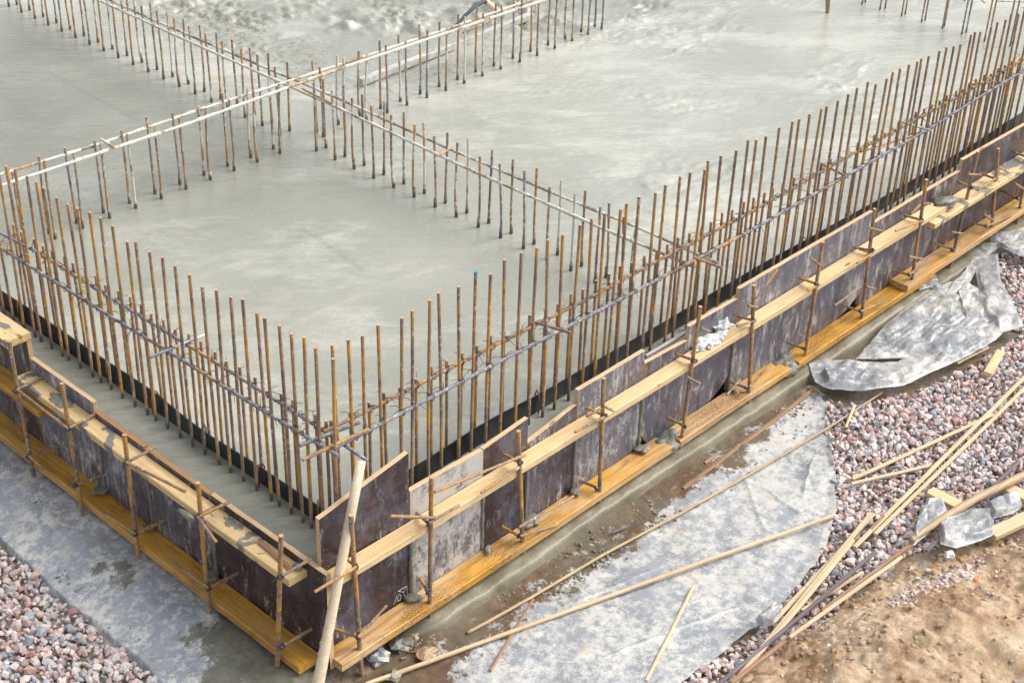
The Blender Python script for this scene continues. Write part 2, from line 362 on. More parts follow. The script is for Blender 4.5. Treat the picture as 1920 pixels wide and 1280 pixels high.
t = NT('black_rubber'); c_ = t.mix(t.ramp(t.noise(60, 4, 0.8), [(0.66, 0.0), (0.70, 0.8)]), (0.009, 0.010, 0.015), (0.30, 0.30, 0.27))
c_ = t.mix(t.ramp(t.noise(7, 6, 0.75), [(0.50, 0.0), (0.68, 0.5)]), c_, (0.05, 0.055, 0.06)); M['black'] = t.set(c_, 0.35)
M['ply_dark'] = m_ply('dark_film_plywood', 0.55, 0.55)
M['ply_dark2'] = m_ply('scratched_film_plywood', 0.30, 0.55, tint=(0.038, 0.024, 0.024))
M['ply_drip'] = m_ply('dripped_film_plywood', 1.1, 0.7, 0.1, drip=0.95)
M['ply_mid'] = m_ply('smeared_film_plywood', 0.75, 0.8, 0.0, (0.050, 0.032, 0.034), 0.5)
M['ply_grey'] = m_ply('grey_smeared_plywood', 1.25, 1.0, 0.35, (0.06, 0.05, 0.055))
M['ply_grey2'] = m_ply('streaked_grey_plywood', 1.25, 0.95, 0.12, (0.060, 0.050, 0.055))
M['ply_white'] = m_ply('cement_covered_plywood', 1.2, 1.0, 0.95, (0.07, 0.06, 0.065))
M['edge'] = m_wood('raw_plywood_edge', (0.55, 0.37, 0.20), (0.70, 0.52, 0.32), dirt=0.5)
M['edge_wet'] = m_wood('wet_plywood_edge', (0.36, 0.17, 0.06), (0.52, 0.30, 0.13), dirt=0.6)
M['plank'] = m_wood('fresh_pine', (0.62, 0.42, 0.20), (0.78, 0.58, 0.33), dirt=0.6)
M['plank_s'] = m_wood('pine_with_slurry', (0.64, 0.43, 0.19), (0.80, 0.60, 0.32), dirt=0.5, slurry=1.0)
M['plank_w'] = m_wood('soaked_pine', (0.54, 0.33, 0.15), (0.72, 0.52, 0.30), wet=0.62)
M['plank_o'] = m_wood('orange_soaked_pine', (0.50, 0.25, 0.05), (0.66, 0.42, 0.16), wet=0.9)
M['lath'] = m_wood('pale_lath', (0.52, 0.38, 0.22), (0.70, 0.56, 0.36), dirt=0.5)
M['lath_b'] = m_wood('brown_lath', (0.22, 0.12, 0.06), (0.38, 0.22, 0.12), dirt=0.6)
M['lath_d'] = m_wood('dark_coated_lath', (0.07, 0.05, 0.055), (0.22, 0.19, 0.19), dirt=0.4)
M['pole'] = m_wood('peeled_pole', (0.66, 0.52, 0.34), (0.78, 0.66, 0.48), dirt=0.35)
M['pole_b'] = m_wood('weathered_pole', (0.36, 0.25, 0.13), (0.52, 0.40, 0.24), dirt=0.7)
M['film_l'] = m_film('dusty_polythene', (0.17, 0.165, 0.13), dust=0.72)
M['film_r'] = m_film('white_dusty_polythene', (0.135, 0.088, 0.052), dust=0.85, alpha=0.8)
M['film_f'] = m_film('folded_polythene', (0.34, 0.26, 0.16), dust=0.9, alpha=0.66)
M['ground'] = m_ground(); M['clay'] = m_clay(); M['stone'] = m_stone()
M['white'] = m_flat('white_polythene', (0.62, 0.62, 0.62), 0.35, 0.0, 0.15)
M['metal'] = m_flat('cement_smeared_metal', (0.50, 0.49, 0.46), 0.45, 0.2, 0.3, 30)
M['hose'] = m_flat('dark_blue_tube', (0.03, 0.045, 0.07), 0.4)
M['blue'] = m_flat('blue_paint', (0.02, 0.32, 0.45), 0.5)
M['chalk'] = m_flat('chalk', (0.62, 0.60, 0.56), 0.8)
M['orange'] = m_flat('orange_brick', (0.55, 0.16, 0.05), 0.7)
M['pipe'] = m_flat('grey_pipe', (0.33, 0.31, 0.28), 0.5)

# ---------------------------------------------------------------- SETTING
ZS = 0.43
def axis(ranges):
    out = []
    for a, b, d in ranges: out += list(np.arange(a, b, d))
    return np.array(out+[ranges[-1][1]])
# ground: one sheet to the horizon, fine where it is seen
gx = axis([(-60, -6, 6), (-6, -1.6, 0.2), (-1.6, 5.6, 0.025), (5.6, 9, 0.2), (9, 80, 6)])
gy = axis([(-60, -6, 6), (-6, -2.2, 0.2), (-2.2, 0.3, 0.02), (0.3, 3, 0.03), (3, 9, 0.3), (9, 80, 6)])
X, Y = np.meshgrid(gx, gy, indexing='ij')
Z = -0.072+0.012*fbm(X*3, Y*3, 1)+0.006*fbm(X*14, Y*14, 2, 3)
Z = Z+0.05*ss(-0.3, -0.05, X)*ss(-0.05, 0.15, Y)
ins = (X > 0.1) & (Y > 0.15); Z[ins] = -0.12
tag(grid_obj('ground', X, Y, Z, M['ground']), 'wet brown and grey mud around the formwork', kind='structure')

# poured slab
gx = axis([(0.022, 2.6, 0.012), (2.6, 5.2, 0.016), (5.2, 8.5, 0.03)]); gy = axis([(0.072, 3.0, 0.013), (3.0, 5.2, 0.018), (5.2, 8.0, 0.03)])
X, Y = np.meshgrid(gx, gy, indexing='ij')
wob = 0.35*fbm(X*1.3, Y*1.3, 5, 3)
rz = ss(2.5, 3.1, X+wob)*ss(2.75, 3.2, Y+wob)                          # unlevelled bay behind the cross
rz2 = np.maximum(0.8*ss(2.5, 3.9, X+1.6*wob)*ss(0.35, 1.0, Y+wob), 0.75*ss(5.9, 6.6, X+wob))*(1-0.3*rz)
patch = ss(-0.25, 0.12, fbm(X*1.4+3, Y*1.1, 9, 3))
lump = np.abs(fbm(X*5.5, Y*5.5, 12, 5, 0.55))
rw = fbm(X*2.2+0.7*vn(X*3, Y*3, 4), Y*6.5+0.9*vn(X*2, Y*2, 6), 15, 5, 0.55)
Z = ZS+0.0010*fbm(X*4, Y*4, 21, 3)
Z += rz*((0.02+0.075*ss(-0.05, 0.22, fbm(X*1.3, Y*1.3, 36, 3)))*(lump-0.12)+0.03*fbm(X*1.1, Y*1.1, 31, 3)+0.035*fbm(X*30, Y*30, 33, 3)*ss(0.0, 0.25, fbm(X*2.2, Y*2.2, 35, 3)))
rdg = 1-np.abs(fbm(X*1.9+0.6*vn(X*1.5, Y*1.5, 4), Y*3.6+0.8*vn(X*1.4, Y*1.4, 6), 115, 4))*5.5; rdg = np.clip(rdg, 0, 1)**3
Z += rz2*patch*0.011*rdg
Z += rz2*patch*(0.035*np.abs(rw)+0.012*fbm(X*30, Y*30, 33, 3))
# shallow float marks
for (a, b) in [((545, 415), (700, 520)), ((240, 560), (700, 420)), ((700, 540), (860, 490)), ((60, 120), (300, 250)), ((880, 245), (1060, 215)), ((520, 620), (700, 545)), ((870, 300), (1130, 380))]:
    p = at(*a, ZS)[:2]; q = at(*b, ZS)[:2]; d = (q-p)/np.linalg.norm(q-p); n = np.array([-d[1], d[0]])
    s_ = (X-p[0])*n[0]+(Y-p[1])*n[1]+0.01*vn(X*5, Y*5, 3); t_ = (X-p[0])*d[0]+(Y-p[1])*d[1]; L = np.linalg.norm(q-p)
    Z += 0.0050*ss(-0.006, 0.006, s_)*(1-ss(0.006, 0.12, s_))*ss(0, 0.15, t_)*(1-ss(L-0.15, L, t_))
# the outer strip outside the waterstop was left rougher
band = np.maximum(1-ss(0.12, 0.2, X), 1-ss(0.16, 0.2, Y)); Z += band*(0.004*fbm(X*14, Y*5, 44, 4)-0.002)
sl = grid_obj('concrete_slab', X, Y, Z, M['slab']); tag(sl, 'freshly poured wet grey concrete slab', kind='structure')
at_ = sl.data.attributes.new('rough', 'FLOAT', 'POINT')
at_.data.foreach_set('value', np.clip(rz*ss(-0.10, 0.15, fbm(X*1.7, Y*1.7, 35, 4))*1.5+rz2*patch*(0.35*ss(0.05, 0.35, rw)+0.75*rdg*ss(-0.1, 0.2, fbm(X*3, Y*3, 116, 3))), 0, 1).astype(np.float32).ravel())

wet = 1.0*(1-ss(2.0, 2.45, X))*ss(2.6, 3.1, Y)+0.45*(1-ss(1.9, 2.9, X+0.4*wob))*(1-ss(2.6, 3.1, Y))+0.35*rz+0.35*band  # left bays darkened as painted sky reflection, band as painted shade along the strip
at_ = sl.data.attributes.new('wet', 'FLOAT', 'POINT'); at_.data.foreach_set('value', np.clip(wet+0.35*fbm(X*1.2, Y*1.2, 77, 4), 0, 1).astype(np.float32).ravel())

# lean concrete ledge under the right-hand formwork
xs = axis([(0.33, 6.4, 0.012)]); prof = [(0.10, -0.01), (0.03, 0.002), (0, 0.004), (-0.02, 0.003), (-0.04, 0.002), (-0.055, 0.001), (-0.070, 0.0), (-0.082, -0.002), (-0.087, -0.007), (-0.090, -0.02), (-0.093, -0.04), (-0.098, -0.075)]
X = np.repeat(xs[:, None], len(prof), 1); P_ = np.array(prof)
wv = 0.018*fbm(xs*3.1, xs*0+1.0, 51, 4)[:, None]; end = ss(0.33, 0.5, xs)[:, None]
Y = P_[None, :, 0]*(0.35+0.65*end)+wv*np.linspace(0, 1, len(prof))[None, :]; Z = P_[None, :, 1]+0.007*fbm(X*14, Y*30, 52, 3)-0.05*(1-end)
tag(grid_obj('concrete_ledge', X[:, ::-1], Y[:, ::-1], Z[:, ::-1], M['ledge']), 'olive grey lean concrete ledge along the foot of the right formwork', kind='structure')

# clay bank in the lower right
bl = [at(x, y, -0.04)[:2] for x, y in [(1330, 1300), (1400, 1225), (1480, 1180), (1560, 1120), (1640, 1070), (1720, 1030), (1800, 1005), (1880, 975), (1990, 930), (2100, 880)]]
bl = np.array(bl); u = np.linspace(0, 1, 260); k = np.linspace(0, 1, len(bl))
ex = np.interp(u, k, bl[:, 0]); ey = np.interp(u, k, bl[:, 1]); wd = np.linspace(0, 1, 170)**1.2*1.9
dirn = np.array([0.25, -0.97])
X = ex[:, None]+dirn[0]*wd[None, :]; Y = ey[:, None]+dirn[1]*wd[None, :]
X = X+0.04*fbm(u*14, u*0, 61, 3)[:, None]; 
Z = -0.085+0.17*ss(-0.03, 0.55, wd)[None, :]+0.09*ss(0, 0.2, wd)[None, :]*fbm(X*2.6, Y*2.6, 62, 4)+0.05*ss(0, .06, wd)[None, :]*np.abs(fbm(X*8, Y*8, 63, 5, 0.6))+0.012*fbm(X*40, Y*40, 64, 3)
CLAY = np.stack([X, Y, Z], -1)
tag(grid_obj('clay_bank', X, Y, Z, M['clay']), 'heaped yellow brown clay with trodden lumps', kind='structure')

# ---------------------------------------------------------------- polythene sheets (ruled between two edges, real wrinkles)
def ruled(name, A, B, n, m, mat, zf, mudf=None, label='', thick=0.0, zoff=None):
    A = np.array(A); B = np.array(B)
    def rs(P, n):
        d = np.r_[0, np.cumsum(np.linalg.norm(np.diff(P, axis=0), axis=1))]; t = np.linspace(0, d[-1], n)
        return np.stack([np.interp(t, d, P[:, i]) for i in range(P.shape[1])], 1)
    if mat is M['film_f']: n, m = int(n*1.7), int(m*1.7)
    a = rs(A, n); b = rs(B, n); s = np.linspace(0, 1, m)
    P = a[:, None, :]*(1-s[None, :, None])+b[:, None, :]*s[None, :, None]
    X, Y = P[..., 0], P[..., 1]; Z0 = P[..., 2] if P.shape[2] > 2 else 0
    S = np.broadcast_to(s[None, :], X.shape); U = np.broadcast_to(np.linspace(0, 1, n)[:, None], X.shape)
    jx = 0.012*fbm(X*9, Y*9, 71, 3); jy = 0.012*fbm(X*9+9, Y*9, 72, 3)
    o = grid_obj(name, X+jx, Y+jy, Z0+zf(X, Y, U, S), mat)
    mf = mudf(X, Y, U, S) if mudf else np.zeros_like(X)
    at_ = o.data.attributes.new('mud', 'FLOAT', 'POINT'); at_.data.foreach_set('value', np.clip(mf, -1, 2).astype(np.float32).ravel())
    # flip if facing down
    o.data.update()
    if o.data.polygons[0].normal.z < 0: o.data.flip_normals()
    tag(o, label, 'plastic sheet'); return o
def W(pts, z): return [at(x, y, z)[:2] for x, y in pts]
def crease(X, Y, dx, dy, f, s): return np.abs(vn((X*dx+Y*dy)*f, (X*dy-Y*dx)*f*0.18, s))
def crumple(X, Y, s, f=5.0, k=8):
    g = np.random.default_rng(s); z = 0; wx = 0.06*fbm(X*4, Y*4, s, 2); wy = 0.06*fbm(X*4+7, Y*4, s+1, 2)
    for i in range(k):
        a = g.uniform(0, np.pi); q = f*g.uniform(.5, 1.9); ph = g.uniform(0, 1)
        u = ((X+wx)*np.cos(a)+(Y+wy)*np.sin(a))*q+ph; msk = ss(-0.15, 0.2, vn(X*f*.5+i*3, Y*f*.5-i, s+i))
        z = z+np.abs(u-np.round(u))*2*msk/q
    return z
# left sheet
A = W([(-60, 960), (0, 1010), (75, 1085), (150, 1150), (225, 1215), (290, 1275), (350, 1340)], -0.045)
B = [(-0.06, 2.6), (-0.06, 1.9), (-0.06, 1.4), (-0.06, 0.9), (-0.05, 0.4), (-0.04, 0.0), (-0.03, -0.35)]
def zl(X, Y, U, S): return -0.055+0.014*crumple(X, Y, 87, 3.5, 6)+0.05*ss(0.0, 0.8, S)+0.006*fbm(X*5, Y*3, 81, 4)+0.007*crease(X, Y, 1, .5, 7, 82)+0.022*np.maximum(0, fbm(X*9, Y*9, 83, 4))*ss(1.0, .5, Y-.6*(X+.3))-0.03*(1-ss(0, 0.05, S))
def ml(X, Y, U, S): 
    c = at(220, 1085, -.03); d = np.hypot((X-c[0])/0.10, (Y-c[1])/0.16)
    c2 = at(330, 1190, -.03); d2 = np.hypot((X-c2[0])/0.12, (Y-c2[1])/0.12)
    return 0.9*ss(0.62, 0.15, Y-0.9*(X+0.3))+0.55*ss(1.3, 0.5, d)+0.35*ss(1.4, 0.5, d2)+0.15*(S < 0.03)+0.12*ss(0.85, 1.0, S)-0.05
ruled('plastic_sheet', A, B, 300, 110, M['film_l'], zl, ml, 'bluish polythene sheet with grey slurry between the left gravel and the formwork')
# main right sheet
A = W([(600, 1330), (700, 1255), (820, 1180), (960, 1090), (1080, 1010), (1190, 940), (1290, 875), (1400, 800), (1490, 735), (1530, 715)], -0.055)
B = W([(1240, 1320), (1275, 1283), (1350, 1228), (1420, 1175), (1500, 1095), (1545, 1030), (1568, 960), (1566, 890), (1553, 820), (1547, 758)], -0.055)
def zr(X, Y, U, S): return -0.058+0.016*crumple(X, Y, 97, 3.0, 7)+0.007*fbm(X*4, Y*4, 91, 4)+0.012*np.abs(fbm(X*11, Y*11, 96, 4))*ss(0.5, 0.15, S)+0.012*np.maximum(0, crease(X, Y, .7, 1, 3.5, 92)-0.2)+0.004*crease(X, Y, 1, -.4, 9, 93)+0.014*ss(0.93, 1, S)*ss(-.1, .3, vn(U*30, U*0, 94))
def mr(X, Y, U, S): return 0.80*ss(0.56, 0.14, S+0.16*fbm(X*2.3, Y*2.3, 95, 3))-0.20-0.5*ss(0.5, 0.75, S)+0.28*ss(0.15, 0.0, U)*ss(0.8, 0.2, S)+0.15*ss(0.1, 0.0, S)
_zr = zr
def zr(X, Y, U, S):
    z = _zr(X, Y, U, S)
    for (a, b, h) in [((1425, 905), (1512, 968), .010), ((1525, 853), (1508, 930), .010), ((1000, 1230), (1150, 1275), .008), ((1330, 1000), (1480, 1090), .007), ((1040, 1150), (1240, 1060), .006), ((1120, 1240), (1400, 1130), .006), ((1390, 880), (1440, 1000), .007), ((1180, 1010), (1330, 1060), .005)]:
        p = at(*a, -.05)[:2]; q = at(*b, -.05)[:2]; d = (q-p)/np.linalg.norm(q-p); n = np.array([-d[1], d[0]]); L = np.linalg.norm(q-p)
        s_ = (X-p[0])*n[0]+(Y-p[1])*n[1]+0.03*vn(X*6, Y*6, 3); t_ = (X-p[0])*d[0]+(Y-p[1])*d[1]
        z = z+h*np.exp(-np.abs(s_)/0.010)*ss(-.02, 0.08, t_)*(1-ss(L-0.06, L+.02, t_))
    return z
ruled('plastic_sheet', A, B, 420, 170, M['film_r'], zr, mr, 'large pale polythene sheet dusted with dried cement and crossed by a long lath')
# folded pieces further up
def fold(h, s, f=6):
    def g(X, Y, U, S):
        rim = ss(0, 0.16, S)*ss(1, 0.84, S)*ss(0, 0.08, U)*ss(1, 0.92, U)
        body = 0.35*h*(0.6+1.2*np.abs(vn(U*f+3, S*2.2, s)))+0.075*crumple(X, Y, s, 6.5, 9)+0.045*crumple(X*0.55, Y*1.25, s+50, 13.0, 7)-0.014
        return body*(0.25+0.75*rim)+0.002
    return g
def mz(v): return lambda X, Y, U, S: np.full_like(X, v)
ruled('plastic_sheet', W([(1512, 700), (1548, 690), (1600, 695), (1680, 697), (1760, 650), (1850, 622), (1905, 612)], -.05), W([(1525, 735), (1560, 748), (1620, 752), (1690, 742), (1770, 705), (1820, 680), (1862, 655)], -.05), 150, 40, M['film_f'], fold(0.022, 101), mz(0.16), 'crumpled roll of polythene lying at the top edge of the main gravel')
ruled('plastic_sheet', W([(1600, 690), (1655, 630), (1700, 590), (1745, 562), (1790, 545)], -.05), W([(1700, 690), (1760, 662), (1820, 640), (1850, 620), (1858, 580)], -.05), 110, 60, M['film_f'], fold(0.012, 111, 4), mz(0.30), 'flat polythene sheet with tan stains above the crumpled roll')
ruled('plastic_sheet', W([(1652, 640), (1690, 612), (1720, 600), (1748, 600)], -.038), W([(1660, 668), (1700, 650), (1735, 636), (1752, 628)], -.038), 60, 30, M['film_f'], fold(0.03, 181, 4), mz(0.1), 'loose polythene flap folded over the flat tan stained sheet')
ruled('plastic_sheet', W([(1790, 560), (1800, 600), (1815, 640), (1838, 668)], -.036), W([(1815, 548), (1828, 590), (1848, 620), (1866, 646)], -.036), 70, 26, M['film_f'], fold(0.035, 185, 5), mz(-0.1), 'narrow upright polythene crease along the edge of the far gravel')
ruled('plastic_sheet', W([(1535, 712), (1580, 702), (1640, 712)], -.032), W([(1548, 732), (1590, 736), (1632, 728)], -.032), 60, 26, M['film_f'], fold(0.045, 188, 4), mz(0.2), 'bunched polythene lump at the left end of the crumpled roll')
ruled('plastic_sheet', W([(1822, 500), (1832, 550), (1838, 600), (1868, 640)], -.04), W([(1868, 490), (1872, 540), (1900, 585), (1918, 628)], -.04), 90, 36, M['film_f'], fold(0.018, 121, 3), mz(-0.2), 'smooth narrow polythene strip hanging down beside the far gravel')
ruled('plastic_sheet', W([(1735, 610), (1775, 560), (1815, 510), (1828, 475)], -.05), W([(1775, 618), (1808, 565), (1828, 515), (1880, 470)], -.05), 90, 36, M['film_f'], fold(0.016, 131, 5), mz(0.1), 'creased polythene strip between the ledge and the far gravel')
ruled('plastic_sheet', W([(1850, 455), (1890, 450), (1960, 430)], -.05), W([(1870, 480), (1920, 500), (1990, 510)], -.05), 70, 34, M['film_f'], fold(0.018, 141, 3), mz(0.15), 'polythene sheet at the right edge beside the far end of the ledge')
ruled('plastic_sheet', W([(1698, 548), (1712, 535), (1735, 523), (1752, 530)], -.04), W([(1722, 560), (1735, 556), (1748, 553), (1758, 550)], -.04), 40, 24, M['film_f'], fold(0.03, 151, 2), mz(-0.2), 'small torn polythene scrap standing against the ledge')
ruled('plastic_sheet', W([(1740, 555), (1765, 572), (1790, 580)], -.05), W([(1790, 545), (1820, 552), (1840, 560)], -.05), 50, 30, M['film_f'], fold(0.02, 161, 2), mz(-0.1), 'pointed polythene scrap beside the brown strip of wood')
for k, (a, b, h, lb) in enumerate([
    ([(1718, 975), (1738, 945), (1765, 945)], [(1708, 1035), (1740, 1008), (1778, 975)], 0.05, 'crumpled grey polythene under the round pole, left one of the heap'),
    ([(1757, 1000), (1775, 975), (1800, 965), (1862, 960)], [(1760, 1030), (1790, 1038), (1822, 1030), (1864, 1012)], 0.07, 'big crumpled polythene bundle below the round pole'),
    ([(1843, 955), (1870, 940), (1905, 935)], [(1862, 985), (1890, 975), (1915, 958)], 0.05, 'crumpled polythene tip lying against the right boards')]):
    ruled('plastic_sheet', W(a, -.02), W(b, -.02), 60, 34, M['film_f'], fold(h, 170+7*k, 3), mz(-0.3), lb)
c = at(1470, 1175, -.05)
ruled('plastic_sheet', W([(1415, 1180), (1432, 1165), (1455, 1155)], -.045), W([(1425, 1195), (1445, 1190), (1460, 1170)], -.045), 40, 24, M['film_f'], fold(0.03, 191, 2), mz(0.2), 'small grey polythene scrap tucked under the lath bundle')

# ---------------------------------------------------------------- gravel (uncountable)
def inpoly(x, y, P):
    P = np.array(P); c = np.zeros(len(x), bool); j = len(P)-1
    for i in range(len(P)):
        xi, yi = P[i]; xj, yj = P[j]
        c ^= ((yi > y) != (yj > y)) & (x < (xj-xi)*(y-yi)/(yj-yi+1e-12)+xi); j = i
    return c
def ico():
    t = (1+5**.5)/2
    v = np.array([(-1, t, 0), (1, t, 0), (-1, -t, 0), (1, -t, 0), (0, -1, t), (0, 1, t), (0, -1, -t), (0, 1, -t), (t, 0, -1), (t, 0, 1), (-t, 0, -1), (-t, 0, 1)], float); v /= np.linalg.norm(v[0])
    f = np.array([(0, 11, 5), (0, 5, 1), (0, 1, 7), (0, 7, 10), (0, 10, 11), (1, 5, 9), (5, 11, 4), (11, 10, 2), (10, 7, 6), (7, 1, 8), (3, 9, 4), (3, 4, 2), (3, 2, 6), (3, 6, 8), (3, 8, 9), (4, 9, 5), (2, 4, 11), (6, 2, 10), (8, 6, 7), (9, 8, 1)])
    return v, f
IV, IF = ico()
def gravel(poly, z0, size, pitch, name, label, layers=2, zfun=None):
    P = np.array(poly); vs = []; fs = []; tn = []; off = 0
    for L in range(layers):
        gx, gy = np.meshgrid(np.arange(P[:, 0].min(), P[:, 0].max(), pitch), np.arange(P[:, 1].min(), P[:, 1].max(), pitch))
        x = gx.ravel()+rng.uniform(-.5, .5, gx.size)*pitch+L*pitch*.5; y = gy.ravel()+rng.uniform(-.5, .5, gx.size)*pitch
        k = inpoly(x+0.03*vn(x*9, y*9, 7), y+0.03*vn(x*9, y*9, 8), P); x = x[k]; y = y[k]; n = len(x)
        sc = size*(0.5+1.05*rng.uniform(0, 1, n)**1.5)[:, None]*np.stack([rng.uniform(.8, 1.3, n), rng.uniform(.7, 1.05, n), rng.uniform(.5, .85, n)], 1)
        q = rng.normal(size=(n, 4)); q /= np.linalg.norm(q, axis=1)[:, None]; a, b, c, d = q.T
        R = np.stack([1-2*(c*c+d*d), 2*(b*c-a*d), 2*(b*d+a*c), 2*(b*c+a*d), 1-2*(b*b+d*d), 2*(c*d-a*b), 2*(b*d-a*c), 2*(c*d+a*b), 1-2*(b*b+c*c)], 1).reshape(n, 3, 3)
        V = IV[None]*(1+rng.uniform(-.38, .25, (n, 12, 1)))*sc[:, None, :]; V = np.einsum('nij,nkj->nki', R, V)
        zz = z0+L*size*0.75+rng.uniform(0, size*0.5, n)+0.012*fbm(x*4, y*4, 5, 2)
        if zfun is not None: zz = zz+zfun(x, y)
        V += np.stack([x, y, zz], 1)[:, None, :]
        vs.append(V.reshape(-1, 3)); fs.append((IF[None]+(np.arange(n)*12)[:, None, None]+off).reshape(-1, 3)); off += n*12
        tn.append(np.repeat(rng.uniform(0, 1, n)**0.95, 12))
    o = raw_obj(name, np.concatenate(vs), np.concatenate(fs), M['stone'], False)
    a = o.data.attributes.new('tone', 'FLOAT', 'POINT'); a.data.foreach_set('value', np.concatenate(tn).astype(np.float32))
    tag(o, label, kind='stuff'); return o
gravel(W([(-80, 930), (0, 1018), (75, 1093), (150, 1158), (225, 1222), (292, 1285), (370, 1360), (250, 1500), (-200, 1400)], -.06), -0.07, 0.0165, 0.028, 'gravel', 'grey pink crushed stone left of the left polythene sheet')
gravel(W([(1543, 752), (1600, 762), (1660, 752), (1740, 722), (1815, 690), (1868, 655), (1912, 628), (1985, 620), (2060, 760), (2040, 900), (1960, 950), (1880, 985), (1790, 1015), (1700, 1045), (1610, 1110), (1500, 1190), (1420, 1240), (1370, 1290), (1330, 1345), (1210, 1345), (1270, 1290), (1345, 1235), (1415, 1182), (1495, 1100), (1540, 1035), (1562, 960), (1560, 890), (1548, 820)], -.06), -0.07, 0.0165, 0.028, 'gravel', 'pink grey crushed stone right of the large polythene sheet')
gravel(W([(1880, 475), (1960, 480), (2040, 600), (1985, 625), (1912, 622), (1880, 570), (1868, 520)], -.06), -0.07, 0.0165, 0.028, 'gravel', 'crushed stone at the right edge between two polythene strips')

# ---------------------------------------------------------------- FORMWORK: plywood panels
YP = 0.05
def panel(name, wall, a, b, z0, za, zb, mat, label, edge='edge', th=0.02, clip=None, holes=0):
    """film-faced panel; wall 'R' runs along x with outer face y=YP, 'L' runs along y with outer face x=0. za/zb = top heights at both ends"""
    mb = MB(); n = max(4, int((b-a)/0.05)); L = b-a
    bot = [z0+(0.006*vn(i*.9, a*7, 3)) for i in range(n+1)]; top = [za+(zb-za)*i/n+0.003*vn(i*1.3, b*5, 4) for i in range(n+1)]
    if clip:      # broken lower corner
        for i in range(n+1):
            u = i/n
            if clip > 0 and u > 1-clip: bot[i] += 0.085*((u-1+clip)/clip)**1.5
            if clip < 0 and u < -clip: bot[i] += 0.085*((-clip-u)/-clip)**1.5
    vs = []
    for i in range(n+1):
        u = a+L*i/n-(a+b)/2
        vs += [(u, 0, bot[i]), (u, 0, top[i]), (u, th, top[i]), (u, th, bot[i])]
    fs = []; mi = []
    for i in range(n):
        p = i*4; q = p+4
        fs += [(p, q, q+1, p+1), (p+1, q+1, q+2, p+2), (p+3, p+2, q+2, q+3), (p, p+3, q+3, q)]; mi += [0, 1, 0, 1]
    fs += [(0, 1, 2, 3), (n*4, n*4+3, n*4+2, n*4+1)]; mi += [1, 1]
    mb.v = vs; mb.f = fs; mb.m = mi
    o = mb.build('plywood_panel', [mat, M[edge]])
    if wall == 'R': o.location = ((a+b)/2, YP, 0)
    else:
        o.rotation_euler = (0, 0, math.radians(90)); o.location = (0, (a+b)/2, 0)
        o.rotation_euler = (0, 0, math.radians(90)); 
        # local +y (thickness) must point to +x : mirror instead of rotate
        o.data.transform(Matrix.Scale(-1, 4, (0, 1, 0))); o.data.flip_normals()
    tag(o, label, 'plywood panel', 'plywood panels of the formwork'); return o
R = 'R'; Lw = 'L'
p1 = panel('p', R, 0.022, 0.443, 0.05, 0.668, 0.735, M['ply_dark'], 'tall dark brown plywood panel at the near corner, rising highest beside the peeled pole')
panel('p', R, 0.450, 0.830, 0.045, 0.560, 0.551, M['ply_white'], 'cement whitened plywood panel next right of the tall corner panel')
panel('p', R, 0.834, 1.081, 0.045, 0.551, 0.576, M['ply_dark'], 'narrow dark plywood panel with a black vertical crack, right of the whitened one')
panel('p', R, 1.087, 1.372, 0.045, 0.452, 0.500, M['ply_mid'], 'low purple grey plywood panel whose top slants up to the right')
panel('p', R, 1.378, 1.800, 0.045, 0.566, 0.568, M['ply_grey'], 'bluish grey smeared plywood panel behind the fourth stake from the corner')
panel('p', R, 1.812, 2.100, 0.050, 0.500, 0.488, M['ply_mid'], 'low brown plywood panel with a grey pipe lying behind its top', clip=-0.25)
panel('p', R, 2.106, 2.455, 0.055, 0.556, 0.553, M['ply_drip'], 'plywood panel with dark drips behind the white plastic bag', clip=0.5)
panel('p', R, 2.463, 3.560, 0.050, 0.600, 0.597, M['ply_grey2'], 'longest and tallest grey plywood panel on the right wall, with a pale knot smear', clip=0.22)
panel('p', R, 3.566, 4.428, 0.060, 0.520, 0.528, M['ply_mid'], 'low violet brown plywood panel right of the longest grey panel')
panel('p', R, 4.434, 5.500, 0.060, 0.588, 0.575, M['ply_dark'], 'speckled dark plywood panel at the right edge of the photo')
panel('p', Lw, 0.0, 0.655, 0.02, 0.462, 0.456, M['ply_dark2'], 'near left wall plywood panel with scratched dark face ending at the corner', 'edge')
panel('p', Lw, 0.665, 1.070, 0.03, 0.450, 0.452, M['ply_mid'], 'second plywood panel from the corner on the left wall, its top edge frayed', 'edge_wet')
panel('p', Lw, 1.076, 1.403, 0.03, 0.455, 0.455, M['ply_mid'], 'third plywood panel from the corner on the left wall', 'edge_wet')
panel('p', Lw, 1.410, 1.865, 0.03, 0.500, 0.500, M['ply_grey'], 'grey plywood panel with a raised clean top edge on the left wall')
panel('p', Lw, 1.872, 3.4, 0.03, 0.588, 0.588, M['ply_mid'], 'tall plywood panel at the left edge of the photo under a capping plank')

# chalk writing and arrow on the corner panel, crack on the third
def stroke(mb, pix, y, r=0.0012):
    mb.tube([at(px, py, y, 1) for px, py in pix], r, 5)
mb = MB(); yq = YP-0.0012
stroke(mb, [(738, 1133), (744, 1117)], yq); stroke(mb, [(745, 1120), (748, 1113), (752, 1116), (751, 1124), (746, 1126), (745, 1120)], yq)
stroke(mb, [(746, 1108), (763, 1098), (757, 1109), (746, 1108)], yq); stroke(mb, [(757, 1109), (759, 1126)], yq); stroke(mb, [(763, 1098), (764, 1112)], yq)
ch = mb.build('chalk_mark', M['chalk']); ch.parent = p1; ch.matrix_parent_inverse = Matrix.Translation(p1.location).inverted()

